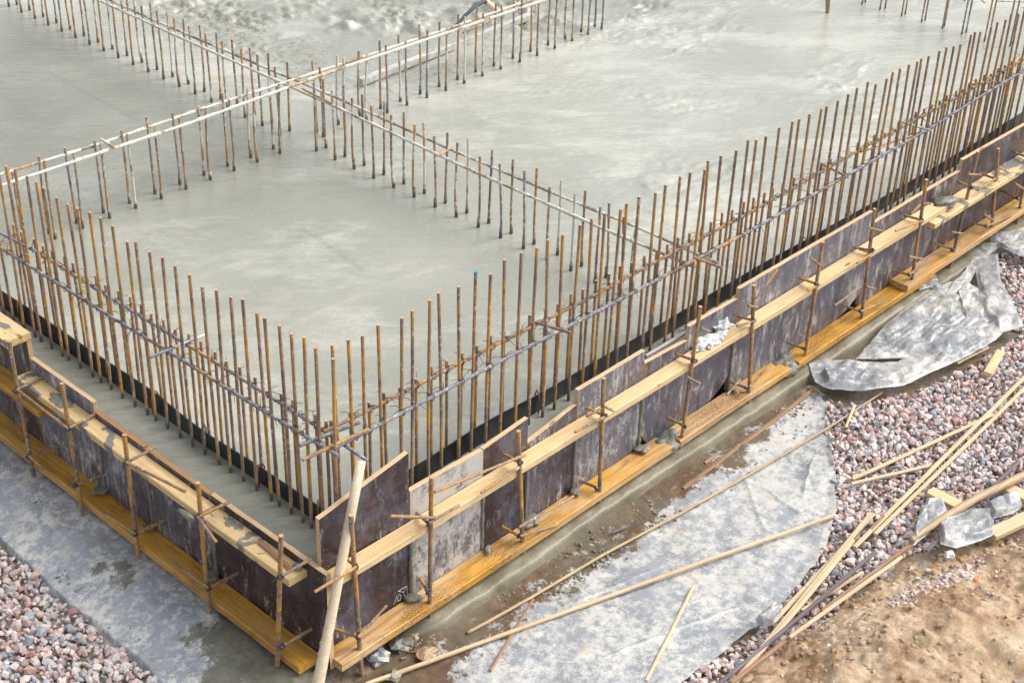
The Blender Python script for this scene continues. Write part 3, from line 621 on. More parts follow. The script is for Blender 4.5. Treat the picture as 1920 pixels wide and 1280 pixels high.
# ---------------------------------------------------------------- planks and laths: length along local X
def plank(name, p, q, wid, th, mat, label, cat='plank', group=None, n=None, warp=0.004, tilt=0.0, side=0, seed=None):
    """p,q = centre of the top face at both ends"""
    p = np.array(p, float); q = np.array(q, float); L = np.linalg.norm(q-p); n = n or max(3, int(L/0.05)); mb = MB(); sd_ = seed if seed is not None else random.random()*50
    b = min(0.003, th*0.25)
    sec = [(-wid/2+b, 0), (wid/2-b, 0), (wid/2, -b), (wid/2, -th+b), (wid/2-b, -th), (-wid/2+b, -th), (-wid/2, -th+b), (-wid/2, -b)]
    vs = []; 
    for i in range(n+1):
        u = L*i/n; wz = warp*float(vn(u*1.7+sd_, sd_, 5)); wy = warp*float(vn(u*1.3+sd_, sd_+9, 6))
        for j, (y, z) in enumerate(sec): vs.append((u, y+wy+0.0015*float(vn(u*25, j*3.3+sd_, 8)), z+wz+0.001*float(vn(u*25, j*7.7+sd_, 9))))
    fs = []
    for i in range(n):
        for j in range(8):
            fs.append((i*8+j, i*8+(j+1) % 8, (i+1)*8+(j+1) % 8, (i+1)*8+j))
    fs.append(tuple(range(7, -1, -1))); fs.append(tuple(n*8+j for j in range(8)))
    fs = [f[::-1] for f in fs]
    mb.add(vs, fs); o = mb.build(name, mat)
    d = (q-p)/L; s = np.cross([0, 0, 1.0], d); s /= np.linalg.norm(s); u_ = np.cross(d, s)
    if tilt: s, u_ = s*math.cos(tilt)+u_*math.sin(tilt), u_*math.cos(tilt)-s*math.sin(tilt)
    o.matrix_world = Matrix([[d[0], s[0], u_[0], p[0]], [d[1], s[1], u_[1], p[1]], [d[2], s[2], u_[2], p[2]], [0, 0, 0, 1]])
    tag(o, label, cat, group); return o
G = 'planks nailed along the formwork'
plank('plank', (0.02, 0.0145, 0.430), (2.40, 0.0125, 0.430), 0.069, 0.032, M['plank'], 'pale upper plank of the right wall starting at the near corner', group=G)
plank('plank', (2.403, 0.0125, 0.430), (3.45, 0.0135, 0.431), 0.069, 0.032, M['plank'], 'clean upper plank along the longest grey panel of the right wall', group=G)
plank('plank', (3.453, 0.0105, 0.437), (4.20, 0.0105, 0.437), 0.077, 0.032, M['plank'], 'third upper plank of the right wall with a curved pencil-like scratch', group=G)
plank('plank', (4.02, -0.007, 0.402), (6.3, -0.007, 0.402), 0.110, 0.030, M['plank_s'], 'speckled upper plank at the right edge stepping down below the clean one', group=G)
plank('plank', (0.015, 0.0, 0.066), (1.93, 0.0, 0.062), 0.098, 0.036, M['plank_w'], 'orange soaked lower plank of the right wall starting at the near corner', group=G)
plank('plank', (1.985, 0.0, 0.062), (2.83, 0.0, 0.062), 0.098, 0.036, M['plank_w'], 'middle orange lower plank of the right wall between two cement leaks', group=G)
plank('plank', (2.90, 0.0, 0.062), (4.15, 0.0, 0.062), 0.098, 0.036, M['plank_o'], 'far orange soaked lower plank of the right wall', group=G)
plank('plank', (3.86, -0.004, 0.098), (6.2, -0.004, 0.105), 0.105, 0.034, M['plank_w'], 'pale lower plank at the far right lying on top of the orange one', group=G)
plank('plank', (-0.042, 0.105, 0.425), (-0.040, 0.62, 0.425), 0.082, 0.032, M['plank_s'], 'upper left wall plank nearest the corner, splashed with grey slurry', group=G)
plank('plank', (-0.040, 0.623, 0.428), (-0.036, 1.88, 0.432), 0.074, 0.032, M['plank_s'], 'long upper plank of the left wall with a grey cement pat on it', group=G)
plank('plank', (-0.045, 1.70, 0.352), (-0.045, 3.4, 0.352), 0.088, 0.03, M['plank_o'], 'yellow brown plank at the left edge below the long upper plank', group=G)
plank('plank', (-0.040, 1.86, 0.622), (-0.040, 3.4, 0.622), 0.115, 0.032, M['plank_s'], 'capping plank with a sawn end at the left edge of the photo', group=G)
plank('plank', (-0.050, 0.055, 0.062), (-0.048, 2.7, 0.060), 0.098, 0.036, M['plank_o'], 'soaked yellow lower plank along the foot of the left wall', group=G)
# loose wood strip by the corner stake of the left wall
plank('wood_strip', tuple(at(487, 1012, 0.44)), tuple(at(548, 1066, 0.44)), 0.018, 0.012, M['lath_b'], 'thin grey brown wood strip lying on the upper left plank by the corner', 'wood strip')

# cement that leaked through the joints
def leak(x, wall, z0, z1, wd, label, foot=0.04):
    mb = MB(); n = 26; pts = []; rr = []
    for i in range(n+1):
        z = z0+(z1-z0)*i/n
        off = 0.003*float(vn(i*.7, x*9, 3)); p = (x+off, YP-0.002, z) if wall == 'R' else (-0.000, x+off, z)
        pts.append(p); rr.append(wd*(0.75+0.7*float(vn(i*.6, x*5, 4)))+0.002)
    mb.tube(pts, rr, 8)
    for k in range(3):
        c = (x+random.uniform(-.02, .02), YP-0.02-k*.012, z0+0.012) if wall == 'R' else (-0.02-k*.012, x+random.uniform(-.02, .02), z0+0.012)
        mb.blob(c, (foot*(.8-.2*k), foot*(.6-.1*k), foot*.22), 0, 0.18, int(x*31)+k)
    o = mb.build('cement_leak', M['leak'], smooth=True, origin=(x, YP, z0) if wall == 'R' else (0, x, z0)); tag(o, label, 'cement leak', 'cement leaks at the panel joints')
leak(0.447, R, 0.066, 0.40, 0.010, 'cement leak between the tall corner panel and the whitened panel')
leak(0.832, R, 0.066, 0.40, 0.007, 'thin cement leak between the whitened panel and the cracked dark panel', 0.02)
leak(1.084, R, 0.066, 0.40, 0.008, 'cement leak behind the third stake of the right wall', 0.05)
leak(1.375, R, 0.066, 0.40, 0.008, 'cement leak with a rusty stain behind the fourth stake of the right wall', 0.03)
leak(1.806, R, 0.066, 0.40, 0.010, 'cement leak at the left edge of the low panel with the pipe', 0.04)
leak(2.459, R, 0.066, 0.40, 0.008, 'cement leak left of the longest grey panel', 0.03)
leak(0.660, Lw, 0.07, 0.40, 0.008, 'wide cement leak at the first joint of the left wall', 0.04)
leak(1.073, Lw, 0.07, 0.40, 0.006, 'thin cement leak at the second joint of the left wall', 0.03)
leak(1.406, Lw, 0.07, 0.40, 0.010, 'dark cement leak at the third joint of the left wall', 0.045)
def mound(name, c, r, label, mat, seed=1, cat='concrete lump'):
    mb = MB(); mb.blob(c, r, 0, 0.35 if name in ('concrete_lump', 'plastic_scrap') else 0.55, seed, 12 if name in ('concrete_lump', 'plastic_scrap') else 5); o = mb.build(name, mat, smooth=(name in ('concrete_lump', 'plastic_scrap')), origin=c); tag(o, label, cat); return o
mound('concrete_lump', (1.97, 0.012, 0.03), (0.085, 0.06, 0.045), 'spilled grey concrete covering the gap between the first two lower right planks', M['leak'], 3)
mound('concrete_lump', (2.865, 0.012, 0.03), (0.09, 0.06, 0.045), 'spilled concrete mound filling the second gap in the lower right planks', M['leak'], 4)
mound('concrete_lump', (4.23, 0.0, 0.432), (0.075, 0.045, 0.03), 'grey concrete lump on the upper plank at the step near the right edge', M['leak'], 5)
mound('concrete_lump', (-0.035, 1.60, 0.430), (0.035, 0.075, 0.009), 'flat grey concrete pat on the long upper left plank', M['leak'], 6)
mound('concrete_lump', (-0.02, 0.13, 0.43), (0.014, 0.018, 0.022), 'small cement knob where the last upper tie leaves the left wall', M['leak'], 7)
mound('concrete_lump', tuple(at(350, 965-0, .43)), (0.012, 0.05, 0.008), 'slurry smear beside the second last left stake', M['leak'], 8)
for k, (px, py, s, lb) in enumerate([(755, 1205, .04, 'pale broken concrete chunk under the end of the lower right plank'), (775, 1195, .022, 'brown stone lying next to the pale concrete chunk'), (737, 1265, .03, 'grey brown stone at the foot of the near corner'), (710, 1230, .035, 'blue grey chunk wrapped in plastic below the corner plank'), (800, 1225, .035, 'clay clod on the mud beside the second stake of the right wall'), (1700, 1110, .02, 'reddish stone on the clay bank edge')]):
    c = at(px, py, -.045); mound('rock', tuple(c), (s*1.2, s, s*.7), lb, [M['mud'], M['clay'], M['ledge'], M['film_f'], M['clay'], M['stone']][k], 20+k, 'rock')

# white plastic bag on the plank
mb = MB(); c = at(1325, 640, 0.445)
for k in range(5):
    mb.blob((c[0]-.06+.045*k, c[1]-.003+.01*math.sin(k*2), 0.44+.01*(k % 2)+(.02 if k == 4 else 0)), (0.042, 0.026, 0.014+.012*(k == 4)), 0, 0.7, 40+k, 12)
tag(mb.build('plastic_bag', M['white'], smooth=False, origin=tuple(c)), 'crumpled thin white plastic bag lying on the upper plank of the right wall', 'plastic bag')

# ---------------------------------------------------------------- stakes with tie rods
def rib(mb, p, q, r=0.0062, mi=0): mb.rebar([p, q], r, 0.011, 8, mi)
def stake(wall, b, t, upper, lower, extra, label):
    """b,t pixel of foot and head. upper/lower: (wall end pixel, stake end pixel). extra: list of pixel pairs, loose welded offcuts"""
    off = -0.032 if wall == 'R' else -0.118; ax = 1 if wall == 'R' else 0
    B = at(*b, off+(-.004), ax) ; B = at(*b, 0.0); B[ax] = off
    T = at(*t, off+0.004, ax)
    e = empty('formwork_stake', B); 
    def add(mb, name, mats): o = mb.build(name, mats, e); o.location = -Vector(e.location); return o
    mb = MB(); d = (T-B); mb.rebar([B-d*0.12, T], 0.0088, 0.013, 10); mb.tube([T, T+d*0.003], [0.0085, 0.0082], 10, 1); add(mb, 'shaft', [M['stake'], M['cut']])
    fo = off-0.013
    for nm, seg in (('upper_tie', upper), ('lower_tie', lower)):
        if not seg: continue
        a, c = seg; zc = at(*c, off, ax)[2]; p2 = at(*c, fo, ax); p1_ = at(*a, (YP-0.004) if wall == 'R' else -0.004, ax)
        if abs(p1_[2]-p2[2]) > .04: p1_ = at(*a, p2[2])
        # the tie passes the stake and enters the panel
        inn = np.array(p1_); inn[ax] = (YP+0.004) if wall == 'R' else 0.004
        mb = MB(); rib(mb, p2, inn); add(mb, 'tie_rod', M['stake'])
        mb = MB(); mb.blob(p2, (0.012, 0.012, 0.010), 0, 0.5, int(abs(p2[0])*37), 5); add(mb, 'weld_bead', M['weld'])
    for a, c in extra:
        mb = MB(); rib(mb, at(*a, fo-0.006, ax), at(*c, fo-0.006, ax), 0.0058); add(mb, 'welded_offcut', M['stake'])
    tag(e, label, 'formwork stake', 'ribbed steel stakes holding the formwork'); return e
S = stake
S('R', (680, 1243), (658, 966), ((657, 1050), (668, 1062)), ((628, 1180), (672, 1194)), [((668, 1062), (590, 1109)), ((672, 1194), (725, 1134))], 'ribbed stake nearest the corner on the right wall, behind the peeled pole')
S('R', (800, 1150), (809, 895), ((783, 962), (803, 980)), ((790, 1084), (802, 1108)), [((732, 967), (815, 970)), ((804, 980), (861, 947))], 'stake in front of the cement whitened panel, with a horizontal rod sticking out left')
S('R', (977, 1035), (972, 808), ((948, 853), (976, 868)), ((943, 988), (975, 1005)), [((815, 922), (985, 852)), ((902, 923), (976, 874)), ((975, 1005), (1046, 983)), ((973, 988), (1075, 930))], 'stake with two long parallel rods on the plank, in front of the cracked dark panel')
S('R', (1120, 940), (1132, 709), ((1103, 766), (1134, 779)), ((1088, 901), (1120, 914)), [((1078, 810), (1136, 780)), ((1100, 780), (1127, 766)), ((1135, 763), (1151, 770))], 'fourth stake from the corner on the right wall, beside a bottom left slanting offcut')
S('R', (1275, 840), (1313, 575), ((1270, 664), (1302, 676)), ((1254, 783), (1284, 799)), [((1314, 615), (1331, 622)), ((1288, 706), (1312, 719))], 'orange topped stake left of the white plastic bag')
S('R', (1398, 752), (1414, 535), ((1385, 594), (1414, 601)), ((1379, 721), (1400, 727)), [((1382, 611), (1415, 602)), ((1403, 573), (1420, 576)), ((1418, 560), (1458, 505)), ((1363, 740), (1388, 711)), ((1405, 725), (1444, 683))], 'stake with a rod leaning up right, right of the white plastic bag')
S('R', (1502, 684), (1543, 454), ((1503, 523), (1531, 532)), ((1477, 642), (1507, 653)), [((1515, 545), (1537, 533)), ((1519, 483), (1539, 499))], 'stake with a raised left arm, in front of the longest grey panel')
S('R', (1610, 614), (1640, 392), ((1601, 464), (1636, 470)), ((1583, 573), (1614, 584)), [((1607, 493), (1636, 475)), ((1630, 428), (1653, 433)), ((1614, 584), (1657, 565)), ((1565, 573), (1613, 538)), ((1625, 537), (1641, 542))], 'stake at the right end of the longest grey panel with many arms')
S('R', (1697, 550), (1737, 337), ((1697, 404), (1728, 413)), ((1674, 507), (1705, 515)), [((1679, 433), (1730, 414)), ((1709, 401), (1725, 384)), ((1730, 382), (1745, 382)), ((1705, 515), (1746, 483)), ((1704, 481), (1730, 486))], 'stake in front of the low violet brown panel, left one of two')
S('R', (1772, 500), (1834, 285), ((1799, 341), (1822, 352)), ((1752, 457), (1785, 467)), [((1816, 327), (1839, 328)), ((1784, 435), (1805, 438))], 'concrete smeared stake beside the grey lump near the right edge')
S('R', (1843, 447), (1872, 279), ((1837, 325), (1866, 335)), ((1817, 417), (1849, 424)), [((1833, 357), (1866, 335)), ((1870, 312), (1888, 322)), ((1849, 424), (1896, 405)), ((1845, 402), (1862, 413))], 'bright orange stake in front of the speckled dark panel')
S('R', (1901, 417), (1940, 235), ((1905, 287), (1930, 296)), ((1885, 360), (1908, 372)), [((1903, 344), (1925, 358))], 'stake at the very right edge of the photo')
S('L', (62, 893), (17, 640), ((45, 722), (30, 731)), ((80, 850), (54, 856)), [((32, 730), (127, 803)), ((54, 854), (80, 877))], 'ribbed stake at the left edge, joined by a long grey rod to the next')
S('L', (152, 967), (116, 719), ((142, 793), (128, 803)), ((178, 899), (141, 909)), [], 'rusty stake second from the left edge on the left wall')
S('L', (258, 1048), (233, 815), ((272, 848), (238, 866)), ((286, 987), (254, 1000)), [((237, 866), (347, 921)), ((254, 1000), (192, 960))], 'white capped stake mid left wall with a rod lying on the plank')
S('L', (395, 1150), (371, 905), ((412, 950), (371, 969)), ((427, 1085), (391, 1102)), [((370, 968), (406, 1016)), ((391, 1102), (326, 1055))], 'stake next to the slurry splashes, second from the corner on the left wall')
S('L', (530, 1245), (527, 1004), ((557, 1063), (526, 1080)), ((566, 1190), (529, 1210)), [], 'left wall stake nearest the corner with an orange cut top')

# ---------------------------------------------------------------- waterstop strip and its clips
def strip(p0, p1, label):
    n = 160; mb = MB(); vs = []; p0 = np.array(p0); p1 = np.array(p1); d = (p1-p0); nrm = np.array([-d[1], d[0]])/np.linalg.norm(d)
    for i in range(n+1):
        u = i/n; p = p0+d*u; s_ = np.linalg.norm(d)*u; o1 = nrm*0.008*float(vn(s_*2.2, 1, 3)); o2 = nrm*0.022*float(vn(s_*2.6, 2, 5)); zt = 0.512+0.012*float(vn(s_*1.9, 7, 6))
        for (q, z) in ((p+o1-nrm*.0025, 0.40), (p+o2-nrm*.0025, zt), (p+o2+nrm*.0025, zt), (p+o1+nrm*.0025, 0.40)): vs.append((q[0], q[1], z))
    fs = []
    for i in range(n):
        a = i*4; b = a+4; fs += [(a, b, b+1, a+1), (a+1, b+1, b+2, a+2), (a+2, b+2, b+3, a+3)]
    fs += [(0, 1, 2, 3), (n*4, n*4+3, n*4+2, n*4+1)]; mb.add(vs, fs); tag(mb.build('waterstop_strip', M['black'], smooth=False, origin=(p0[0], p0[1], ZS)), label, 'waterstop strip')
strip((0.200, 0.199), (6.3, 0.197), 'black rubber waterstop strip standing in the concrete along the right wall')
strip((0.196, 0.194), (0.196, 3.5), 'black rubber waterstop strip standing in the concrete along the left wall')
def clip_mesh():
    mb = MB(); mb.tube([(-.020, 0, -.03), (-.022, 0, .03), (-.030, 0, .062), (-.012, 0, .098), (.010, 0, .096), (.030, 0, .06), (.020, 0, .035), (.026, 0, -.03)], 0.0032, 6)
    return mb.mesh('wire_clip', [M['clip']], True)
cm = clip_mesh(); first = None
for wall, x in [('R', v) for v in (0.86, 1.30, 1.66, 2.04, 2.42, 2.80, 3.20, 3.60, 4.03, 4.42, 4.80, 5.2)]+[('L', v) for v in (0.27, 0.60, 0.95, 1.27, 1.60, 1.95, 2.27, 2.6)]:
    o = bpy.data.objects.new('wire_clip', cm); COL.objects.link(o)
    if wall == 'R': o.location = (x, 0.200, ZS); o.rotation_euler = (0, 0, random.uniform(0.5, 1.2))
    else: o.location = (0.197, x, ZS); o.rotation_euler = (0, 0, random.uniform(0.3, 1.0))
    tag(o, 'bent rusty wire clip straddling the black strip along the %s wall' % ('right' if wall == 'R' else 'left'), 'wire clip', 'wire clips on the %s waterstop' % ('right' if wall == 'R' else 'left'))

# ---------------------------------------------------------------- vertical rods
def rod_mesh(name, H, r, mat, bend, pitch=0.0095, lean=0.0, cake=0.0, foot=0.06):
    mb = MB(); n = 14; pts = []
    for i in range(n+1):
        u = i/n; z = -foot+(H+foot)*u
        pts.append((bend[0]*math.sin(u*math.pi)+lean*u, bend[1]*math.sin(u*math.pi*1.4), z))
    mb.rebar(pts, r, pitch, 8, 0, cake)
    if cake: mb.tube([(0, 0, -.02), (0, 0, .004), (0.0005, 0, .03), (0, 0.0005, .062)], [r*1.9, r*1.5, r*1.4, r*1.05], 8, 0)
    mb.tube([pts[-1], (pts[-1][0], pts[-1][1], pts[-1][2]+0.0015)], r*0.95, 8, 1)
    return mb.mesh(name, [mat, M['cut']], False)
def variants(H, r, mats, k=5, bend=0.004, cake=0.0):
    out = []
    for i in range(k):
        m = mats[i % len(mats)]
        out.append(rod_mesh('rebar_rod', H, r, m, (random.uniform(-bend, bend), random.uniform(-bend, bend)), cake=cake))
    return out
V_tall = variants(0.806, 0.0063, [M['rod']], 6); V_short = variants(0.435, 0.0062, [M['rod']], 4, 0.002)
V_in = variants(0.405, 0.0058, [M['rod_in'], M['rod_in'], M['rod_cake']], 6, 0.006, 0.0012)
ORD = lambda n: '%d%s' % (n, 'th' if 10 <= n % 100 <= 20 else {1: 'st', 2: 'nd', 3: 'rd'}.get(n % 10, 'th'))
def rods(pts, V, lab, cat, group, lean=0.012, special=None, zs=0.012):
    for i, (x, y) in enumerate(pts):
        o = bpy.data.objects.new('rebar_rod', random.choice(V)); COL.objects.link(o)
        o.location = (x, y, ZS); o.rotation_euler = (random.gauss(0, lean*.5), random.gauss(0, lean*.5), 0)
        o.scale = (1, 1, 1+random.gauss(0, zs))
        o.rotation_euler = (o.rotation_euler[0], o.rotation_euler[1], 0)
        tag(o, (special or {}).get(i) or lab % ORD(i+1), cat, group)
TRx = [0.205, 0.281, 0.341, 0.417, 0.507, 0.558, 0.648, 0.714, 0.805, 0.876, 0.959, 1.038, 1.13, 1.209, 1.29, 1.36, 1.45, 1.53, 1.61, 1.69, 1.75, 1.82, 1.92, 1.98, 2.08, 2.14, 2.24, 2.29, 2.36, 2.46, 2.56, 2.62, 2.70, 2.79, 2.89, 2.94, 3.03, 3.10, 3.17, 3.24, 3.34, 3.41, 3.51, 3.58, 3.67, 3.73, 3.80, 3.89, 3.94, 4.01, 4.07, 4.17, 4.24, 4.30, 4.38, 4.46, 4.53, 4.59, 4.68, 4.74, 4.82, 4.90, 4.98, 5.06, 5.14, 5.22, 5.30, 5.38]
TLy = [0.118, 0.194, 0.266, 0.314, 0.383, 0.449, 0.497, 0.582, 0.663, 0.74, 0.812, 0.903, 0.978, 1.059, 1.144, 1.222, 1.279, 1.363, 1.45, 1.533, 1.604, 1.665, 1.756, 1.842, 1.887, 1.97, 2.05, 2.10, 2.19, 2.27, 2.35]
rods([(x, 0.160) for x in TRx], V_tall, 'tall ribbed rod, %s from the near corner, outer row of the right wall', 'rebar rod', 'tall rods along the right wall',
     special={9: 'tall rod with a small turquoise painted tip in the right wall outer row'})
rods([(0.160, y) for y in TLy], V_tall, 'tall ribbed rod, %s from the near corner, outer row of the left wall', 'rebar rod', 'tall rods along the left wall')
SRx = [0.26, 0.345]+[0.431+0.0785*k for k in range(63)]
SLy = [0.262, 0.311, 0.37, 0.442, 0.507, 0.573, 0.66, 0.745, 0.828, 0.902, 0.987, 1.065, 1.144, 1.221, 1.293, 1.367, 1.451, 1.526, 1.61, 1.681, 1.761, 1.841, 1.911, 2.001, 2.065, 2.142, 2.231, 2.31]
rods([(x, 0.245) for x in SRx], V_short, 'short rusty rod, %s from the near corner, inner row of the right wall', 'rebar rod', 'short rods along the right wall')
rods([(0.245, y) for y in SLy], V_short, 'short rusty rod, %s from the near corner, inner row of the left wall', 'rebar rod', 'short rods along the left wall')
mb = MB(); mb.tube([(0, 0, .806), (0, 0, .812)], 0.0075, 8); 
for o in COL.objects:
    if o.get('label', '').startswith('tall rod with a small turquoise'): mb.build('painted_tip', M['blue'], o)
XI = [0.40, 0.55]+[0.712+0.1545*k for k in range(10)]+[2.41, 2.57, 2.73, 2.89, 3.045, 3.205, 3.36, 3.515, 3.67, 3.83, 4.0, 4.16, 4.325, 4.49, 4.645, 4.78]
rods([(x, 2.815+0.006*(x-1.7)) for x in XI], V_in, 'splashed rod, %s from left edge, front row of the right-rising inner wall', 'rebar rod', 'front rods of the right-rising inner wall', 0.02, zs=.02)
rods([(x+0.01, 2.882+0.006*(x-1.7)) for x in XI], V_in, 'splashed rod, %s from left edge, rear row of the right-rising inner wall', 'rebar rod', 'rear rods of the right-rising inner wall', 0.02, zs=.02)
YI = [0.575, 0.725]+[0.877+0.1525*k for k in range(31)]+[5.61, 5.76]
YI = [y for y in YI if not 2.75 < y < 2.93]
rods([(2.268-0.005*(y-2), y) for y in YI], V_in, 'splashed rod, %s from right wall, front row of the left-rising inner wall', 'rebar rod', 'front rods of the left-rising inner wall', 0.02, zs=.02)
rods([(2.335-0.008*(y-2), y-.005) for y in YI], V_in, 'splashed rod, %s from right wall, rear row of the left-rising inner wall', 'rebar rod', 'rear rods of the left-rising inner wall', 0.02, zs=.02)
mb = MB()
for k in range(9):
    for x in (6.49, 6.54):
        y = 0.72+0.155*k+random.uniform(-.01, .01); mb.rebar([(x, y, .37), (x+.012, y+.004, 1.0)], 0.006, 0.02, 6)
for k in range(7): mb.tube([(6.5+random.uniform(-.1, .5), 0.6+k*.17, 0.62+.1*random.random()), (6.6, .7+k*.17, .67), (6.7+random.uniform(-.1, .3), 0.8+k*.17, 0.58)], 0.004, 6)
tag(mb.build('rebar_row', M['rod_in']), 'distant row of thin orange rods and tangled wire at the top right corner', 'rebar row', kind='stuff')

# ---------------------------------------------------------------- horizontal bars
def tie_mesh(sd_):
    random.seed(sd_); mb = MB(); r = 0.013
    mb.tube([(r*math.cos(t), 0.3*r*math.sin(2*t), r*math.sin(t)) for t in np.linspace(0, 5.8, 12)], 0.0015, 5)
    for k in range(3):
        a = random.uniform(0, 6.3); e = np.array([math.cos(a)*.045, math.sin(a)*.045, random.uniform(-.03, .03)])
        mb.tube([(0, 0, r), e*.5+np.array([0, 0, r+.006*random.random()]), e+np.array([0, 0, .005])], 0.0012, 5)
    return mb.mesh('tie_wire', [M['wire']])
TM = [tie_mesh(k) for k in range(6)]; random.seed(99)
def bar(pts, r, mat, label, ties=None, cake=0.0, group='long bars tied to the rods', name='rebar_bar'):
    mb = MB(); P = [np.array(p, float) for p in pts]; mb.rebar(pts, r*0.93, 0.010, 8, 0, cake)
    o = mb.build(name, [mat], origin=tuple(P[0])); tag(o, label, 'rebar bar', group)
    for t in (ties or []):
        k = int(np.clip(np.searchsorted([np.linalg.norm(p-P[0]) for p in P], t)-1, 0, len(P)-2)); d0 = np.linalg.norm(P[k]-P[0]); d1 = np.linalg.norm(P[k+1]-P[0])
        q = P[k]+(P[k+1]-P[k])*(t-d0)/(d1-d0)
        w_ = bpy.data.objects.new('tie_wire', random.choice(TM)); COL.objects.link(w_); w_.parent = o; w_.location = tuple(q-P[0]); w_.rotation_euler = (random.uniform(-.4, .4), random.uniform(-.4, .4), random.uniform(0, 6.3))
    return o
bar([(0.17, .145, .840), (.417, .145, .835), (1.011, .145, .826), (1.516, .146, .811), (2.228, .145, .800), (2.607, .145, .793), (3.566, .145, .808), (4.106, .145, .813), (4.534, .145, .836), (5.5, .145, .868)], 0.0078, M['bar_blue'],
    'bluish long bar in front of the tall rods of the right wall', [x-0.17 for x in TRx if x > .25])
bar([(0.21, .232, .852), (.40, .232, .843), (1.10, .232, .831), (1.61, .232, .815), (2.11, .232, .818), (2.72, .232, .811), (3.72, .232, .835), (4.02, .232, .833), (4.68, .232, .838), (5.6, .232, .858)], 0.0075, M['bar_rust'],
    'rusty long bar behind the tall rods of the right wall', [x-0.21 for x in SRx if .3 < x < 5.3])
bar([(.145, .083, .859), (.145, .304, .852), (.145, .662, .842), (.145, 1.025, .839), (.145, 1.421, .827), (.145, 2.254, .814), (.145, 2.8, .81)], 0.0072, M['bar_blue'],
    'grey to orange long bar in front of the tall rods of the left wall', [y-0.083 for y in TLy if y > .15])
bar([(.232, .03, .82), (.232, .335, .832), (.232, .79, .832), (.232, 1.11, .829), (.232, 1.46, .823), (.232, 1.79, .822), (.232, 2.1, .819), (.232, 2.4, .795), (.232, 2.8, .79)], 0.0072, M['bar_blue'],
    'long bar behind the tall rods of the left wall ending at the pole top', [y-0.03 for y in SLy])
bar([(-.4, 2.80, .795), (.47, 2.80, .798), (1.51, 2.80, .786), (2.53, 2.80, .802), (4.16, 2.81, .788), (4.9, 2.81, .786)], 0.0075, M['bar_cake'], 'cement caked front bar of the right-rising inner wall', cake=0.004)
bar([(-.4, 2.888, .802), (.525, 2.89, .806), (1.06, 2.89, .79), (1.64, 2.89, .792), (2.61, 2.89, .777), (3.43, 2.89, .772), (4.9, 2.9, .78)], 0.0072, M['bar_cake'], 'cement caked rear bar of the right-rising inner wall', cake=0.003)
bar([(2.255, .16, .748), (2.255, .69, .735), (2.255, 1.58, .733), (2.25, 2.5, .752), (2.24, 3.42, .758), (2.24, 4.7, .765), (2.24, 6.2, .77)], 0.0072, M['bar_cake'], 'white crusted front bar of the left-rising inner wall', cake=0.003)
bar([(2.345, .10, .755), (2.345, .57, .757), (2.345, 1.0, .744), (2.345, 1.78, .734), (2.345, 2.55, .744), (2.33, 4.1, .735), (2.33, 6.2, .745)], 0.0070, M['bar_half'], 'brown rear bar of the left-rising inner wall with white patches', cake=0.0015)
def pbar(a, b, z, r, mat, label, z2=None, cake=0): return bar([at(*a, z), at(*b, z2 if z2 is not None else z)], r, mat, label, None, cake, 'short spacer and lap bars', 'spacer_bar')
pbar((281, 670), (385, 627), .848, .0062, M['bar_half'], 'white dusted spacer bar laid across both left wall bars', cake=.001)
pbar((1004, 604), (1071, 624), .848, .0068, M['bar_rust'], 'rusty spacer bar laid across both bars right of the near corner')
pbar((1543, 309), (1586, 330), .822, .0066, M['bar_rust'], 'orange spacer bar above the longest grey panel')
pbar((1685, 227), (1747, 246), .838, .0066, M['bar_half'], 'spacer bar with a white end right of the lap bar')
pbar((1822, 158), (1889, 153), .848, .0066, M['bar_rust'], 'nearly level rusty spacer bar at the upper right')
pbar((1613, 285), (1710, 255), .826, .0060, M['bar_rust'], 'thin slanting lap bar between the two right wall bars')
pbar((562, 835), (674, 791), .856, .0078, M['bar_blue'], 'thick bluish corner bar crossing behind the near corner')
pbar((567, 862), (691, 804), .868, .0072, M['bar_rust'], 'orange corner bar laid on top of the bluish one at the near corner')
pbar((188, 260), (216, 278), .808, .0062, M['bar_cake'], 'short white spacer across the inner wall bars at the left', cake=.002)
pbar((819, 293), (850, 276), .752, .0058, M['bar_rust'], 'small orange spacer across the left-rising inner wall bars')
pbar((566, 166), (622, 195), .775, .0062, M['bar_rust'], 'orange lap bar beside the crossing of the inner walls')
pbar((1300, 482), (1354, 502), .835, .0066, M['bar_rust'], 'orange bar end poking out through the right wall bars')
mb = MB(); mb.tube([at(1210, 668, .105, 1), at(1304, 612, .105, 1)], 0.0095, 10); tag(mb.build('grey_pipe', M['pipe']), 'grey pipe lying on the concrete behind the low right wall panel', 'pipe')

# ---------------------------------------------------------------- levelling tool in the background
e = empty('bull_float', (3.9, 3.3, ZS))
def addp(mb, name, mat, smooth=False): o = mb.build(name, mat, e, smooth); o.location = -Vector(e.location); return o
p = at(681, 150, .475); q = at(1002, 26, .475); d = (q-p)/np.linalg.norm(q-p); n_ = np.array([-d[1], d[0], 0])
mb = MB(); h_ = 0.035; w_ = .045
vs = []
for a in (p, q):
    for (s_, z) in ((0, 0), (0, -h_), (1, -h_), (1, 0)): vs.append(a+n_*w_*s_+np.array([0, 0, z]))
mb.add(vs, [(0, 1, 5, 4), (1, 2, 6, 5), (2, 3, 7, 6), (3, 0, 4, 7), (0, 3, 2, 1), (4, 5, 6, 7)]); addp(mb, 'blade', M['metal'])
def plate(pts, nm, mat):
    mb = MB(); P3 = [np.array(x) for x in pts]; k = len(P3); vs = P3+[x+n_*.006 for x in P3]
    mb.add(vs, [tuple(range(k)), tuple(range(2*k-1, k-1, -1))]+[(i, (i+1) % k, (i+1) % k+k, i+k) for i in range(k)]); addp(mb, nm, mat)
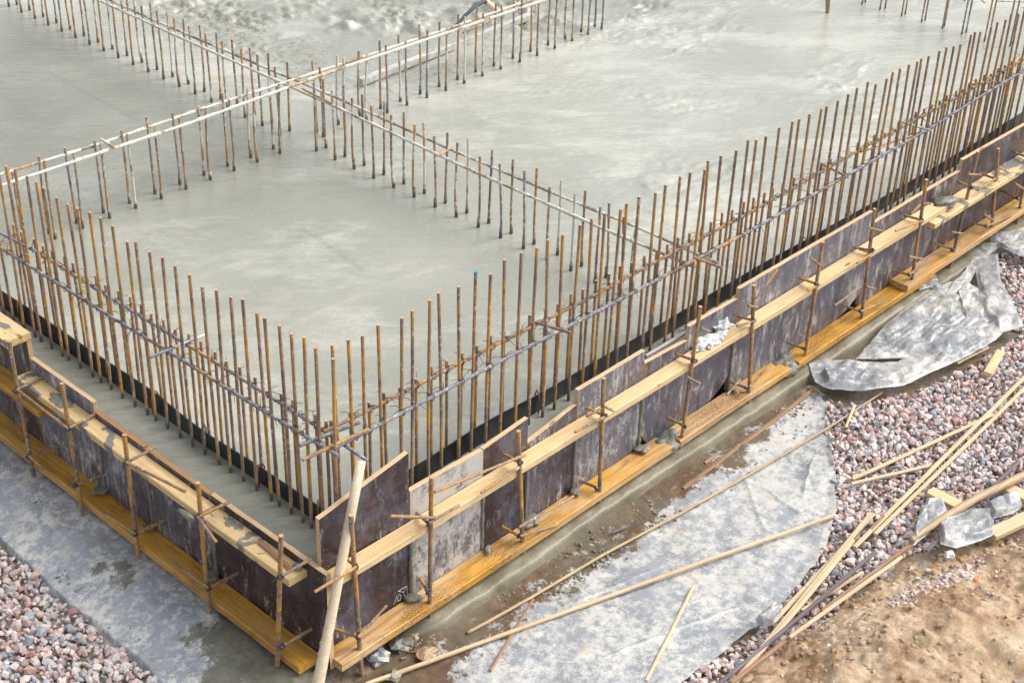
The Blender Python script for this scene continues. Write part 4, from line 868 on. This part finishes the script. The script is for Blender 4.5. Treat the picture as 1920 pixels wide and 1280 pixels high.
def onp(x, y, off=0.02):   # point on the vertical plane of the tool
    dd = _f+RX*(x-960)/FPX-UX*(y-640)/FPX; o0 = p+n_*off; t = ((o0-CAM)@n_)/(dd@n_); return CAM+dd*t
plate([onp(800, 98), onp(835, 92), onp(880, 78), onp(862, 62), onp(838, 68)], 'bracket_plate', M['metal'])
plate([onp(858, 84, .03), onp(888, 76, .03), onp(900, 52, .03), onp(884, 54, .03)], 'bracket_plate', M['metal'])
mb = MB(); mb.tube([onp(840, 62), onp(858, 46), onp(872, 30), onp(889, 14), onp(905, 4), onp(912, 4)], 0.011, 8); addp(mb, 'handle_tube', M['hose'], True)
mb = MB(); mb.tube([onp(911, 4), onp(932, 20)], 0.020, 10); addp(mb, 'grip', M['pole'], True)
mb = MB(); mb.tube([onp(868, 62), onp(905, 46), onp(960, 14), onp(985, 0)], 0.007, 8); addp(mb, 'handle_rod', M['pole_b'], True)
tag(e, 'long cement smeared levelling float lying in the concrete behind the inner wall', 'concrete float')
c = at(1552, 24, ZS); mb = MB(); mb.tube([c+np.array([0, 0, -.02]), c+np.array([-.02, .03, .35]), c+np.array([-.04, .06, .8])], [.012, .028, .034], 12)
tag(mb.build('concrete_hose', M['pole_b'], smooth=True, origin=tuple(c)), 'tapered tan hose end dipping into the concrete at the top edge', 'hose')

# ---------------------------------------------------------------- pole leaning on the corner
P0 = at(597, 1280, -.1, 1); P1 = at(677, 864, .03, 1); dd = P1-P0; B0 = P0-dd*0.22
mb = MB(); mb.tube([B0, P0, P0+dd*.12, P0+dd*.2, P0+dd*.5, P0+dd*.8, P1], [.0215, .021, .0205, .0185, .018, .0175, .0168], 14)
for k in range(5):
    c_ = P0+dd*(.0+.045*k)-RX*.018; mb.blob(c_, (.005, .005, .010), 0, .6, k, 6)
tag(mb.build('leaning_pole', M['pole'], smooth=True, origin=tuple(B0)), 'peeled pale round pole leaning on the near corner of the formwork', 'pole')

# ---------------------------------------------------------------- loose wood on the right
def lath(a, b, z, wid, th, mat, label, zb=None, cat='wood lath', mid=None, name='wood_lath'):
    p = at(*a, z); q = at(*b, zb if zb is not None else z); return plank(name, p, q, wid*0.85, th*0.9, M[mat], label, cat, warp=0.012)
def rpole(pix, z, r, mat, label, cat='pole', name='wood_pole'):
    P3 = [at(x, y, z[i] if hasattr(z, '__len__') else z) for i, (x, y) in enumerate(pix)]; out = []; rr = []
    R_ = r if hasattr(r, '__len__') else [r]*len(P3)
    for i in range(len(P3)-1):
        for k in range(8): out.append(P3[i]+(P3[i+1]-P3[i])*k/8); rr.append((R_[i]+(R_[i+1]-R_[i])*k/8)*(1+.12*float(vn(i*8+k, 3.3, 2))))
    out.append(P3[-1]); rr.append(R_[-1]); mb = MB(); mb.tube(out, rr, 9); o = mb.build(name, M[mat], smooth=True, origin=tuple(P3[0])); tag(o, label, cat)
rpole([(876, 1186), (940, 1151), (993, 1121), (1130, 1040), (1280, 960), (1380, 903), (1467, 853), (1560, 797), (1655, 735)], [-.035]*9, [.007, .007, .0065, .0065, .006, .006, .0055, .005, .004], 'pole_b', 'long thin brown stick lying parallel to the ledge from the mud to the polythene roll', 'stick', 'wood_stick')
lath((686, 1279), (1564, 963), -.025, .017, .016, 'lath', 'longest pale lath lying across the large polythene sheet')
lath((917, 1254), (998, 1120), -.038, .014, .012, 'lath_b', 'short dirty stick crossing under the longest lath')
lath((1211, 1273), (1299, 1095), -.036, .015, .012, 'lath', 'short pale broken stick alone on the large polythene sheet')
lath((1281, 913), (1523, 729), -.035, .022, .018, 'lath_b', 'reddish brown strip lying on the mud beside the ledge')
lath((1566, 697), (1793, 557), -.015, .018, .016, 'lath_b', 'reddish brown strip lying over the far polythene')
lath((1321, 866), (1343, 849), -.035, .016, .014, 'lath_b', 'tiny brown wood piece above the reddish strip')
lath((1525, 724), (1546, 740), -.012, .009, .008, 'lath_b', 'little dark stick on the crumpled polythene roll')
lath((1586, 800), (1603, 758), -.02, .014, .01, 'lath', 'small pale stick on the gravel below the polythene roll')
lath((1147, 1000), (1182, 986), -.035, .012, .010, 'lath_d', 'small black stick on the mud between the ledge and the long stick')
lath((1795, 680), (1853, 650), -.02, .026, .010, 'lath', 'short thin pale board at the edge of the polythene roll')
plank('wood_block', at(1852, 698, -.012), at(1877, 656, -.012), .042, .022, M['plank'], 'short sawn pale block lying alone on the gravel', 'wood block')
lath((1604, 1025), (1922, 706), -.022, .022, .014, 'lath', 'left one of two long parallel laths rising across the gravel to the right edge')
lath((1640, 998), (1935, 712), -.020, .020, .014, 'lath', 'right one of two long parallel laths rising across the gravel to the right edge')
lath((1598, 896), (1862, 776), -.024, .020, .012, 'lath', 'pale lath meeting the parallel laths at a sharp angle')
lath((1596, 906), (1743, 870), -.024, .018, .012, 'lath', 'shorter pale lath fanning out below its longer neighbour on the gravel')
lath((1634, 961), (1372, 1288), -.010, .021, .014, 'lath', 'upper pale lath of the bundle at the bottom right')
lath((1600, 1010), (1350, 1312), -.004, .021, .014, 'lath', 'lower pale lath of the bundle at the bottom right')
lath((1637, 962), (1450, 1162), -.024, .022, .012, 'lath', 'short lath wedged under the upper pale lath of the bundle')
lath((1643, 1032), (1345, 1279), .004, .018, .014, 'lath_d', 'dark coated strip lying over the bottom right bundle')
lath((1615, 1070), (1502, 1141), -.015, .016, .012, 'lath', 'short light stick behind the dark coated strip')
lath((1708, 1018), (1372, 1278), .010, .020, .016, 'lath_b', 'brown lath along the edge of the clay bank')
lath((1690, 1040), (1480, 1192), .028, .018, .014, 'lath', 'outermost light lath lying on the clay bank edge')
lath((1700, 1022), (1540, 1142), .022, .018, .014, 'lath_b', 'short brown lath between the outer light lath and the dark strip')
lath((1655, 965), (1632, 990), -.02, .018, .014, 'lath_b', 'small brown offcut beside the ends of the parallel laths')
rpole([(1945, 878), (1890, 905), (1830, 934), (1770, 970), (1740, 990), (1708, 1012)], [.035, .033, .03, .028, .026, .022], [.018, .018, .0175, .017, .015, .012], 'pole_b', 'crooked weathered round pole entering from the right edge above the clay')
lath((1912, 862), (1737, 1030), .006, .018, .012, 'lath_d', 'dark strip passing under the crooked round pole')
plank('wood_board', at(1744, 917, .0), at(1840, 966, -.01), .060, .022, M['plank'], 'pale sawn board poking out from under the crooked round pole', 'board')
plank('wood_board', at(1880, 905, .01), at(1950, 940, .01), .065, .022, M['plank'], 'pale board at the right edge above the polythene bundle', 'board')
plank('wood_board', at(1858, 998, .012), at(1950, 955, .02), .060, .025, M['lath'], 'board with a dark face stripe at the right edge below the polythene bundle', 'board')
for k, (px, py, s, mt, lb) in enumerate([(1829, 1092, .012, 'orange', 'upper orange brick crumb on the clay bank'), (1775, 1256, .012, 'orange', 'lower orange brick crumb on the clay bank'), (1780, 1046, .018, 'white', 'white stone at the upper edge of the clay bank'), (1695, 1235, .024, 'film_f', 'pale plastic scrap half buried in the clay at the bottom')]):
    c = at(px, py, .06); c[2] = .075; mound('stone' if k == 2 else ('brick_crumb' if k < 2 else 'plastic_scrap'), tuple(c), (s*1.2, s, s*.7), lb, M[mt], 60+k, 'rubble')

# ---------------------------------------------------------------- crumbs and grit (uncountable)
def scatter(name, label, regions, mat, size, seed):
    g = np.random.default_rng(seed); vs = []; fs = []; off = 0; tn = []
    for fn, n in regions:
        for _ in range(n):
            p_ = fn(g); r_ = size*g.uniform(.35, 1.5); V = IV*(1+g.uniform(-.35, .25, (12, 1)))*np.array([r_*g.uniform(.8, 1.5), r_, r_*.7])
            a_ = g.uniform(0, 6.3); V = V@np.array([[math.cos(a_), -math.sin(a_), 0], [math.sin(a_), math.cos(a_), 0], [0, 0, 1]])
            vs.append(V+p_); fs.append(IF+off); off += 12; tn += [g.uniform(0, 1)]*12
    o = raw_obj(name, np.concatenate(vs), np.concatenate(fs), mat, False); a = o.data.attributes.new('tone', 'FLOAT', 'POINT'); a.data.foreach_set('value', np.array(tn, np.float32))
    tag(o, label, kind='stuff'); return o
def pixr(x0, y0, x1, y1, z): 
    def f(g):
        u = g.uniform(); w = g.normal()*.5; q = at(x0+(x1-x0)*u, y0+(y1-y0)*u, z); q[0] += w*.12; q[1] += w*.12*g.uniform(-1, 1); return q
    return f
scatter('mud_crumbs', 'clay crumbs and clods between the ledge and the right polythene', [(pixr(760, 1230, 1500, 760, -.048), 420), (pixr(900, 1200, 1500, 800, -.048), 200), (pixr(1450, 800, 1720, 600, -.05), 160)], M['ground'], 0.0055, 5)
scatter('concrete_crumbs', 'spilled concrete crumbs on the left polythene', [(pixr(130, 1060, 300, 1110, -.035), 260), (pixr(280, 1160, 420, 1220, -.035), 260), (pixr(60, 900, 520, 1260, -.01), 200)], M['mud'], 0.0055, 6)
def onclay(g):
    i_ = g.integers(5, 250); j_ = int(g.beta(1.0, 2.2)*150); q = CLAY[i_, j_].copy(); return q
def onclay2(g):   # reddish pebble streak across the bank
    u_ = g.uniform(); q0 = at(1660+180*u_+g.normal()*14, 1120-90*u_+g.normal()*14, .05)[:2]; k_ = np.argmin(((CLAY[..., :2]-q0)**2).sum(-1)); return CLAY.reshape(-1, 3)[k_].copy()
scatter('clay_pebbles', 'small stones trodden into the clay bank', [(onclay, 220), (onclay2, 330)], M['stone'], 0.0075, 8)
scatter('clay_clods', 'loose clods on the clay bank', [(onclay, 900)], M['clay'], 0.010, 9)
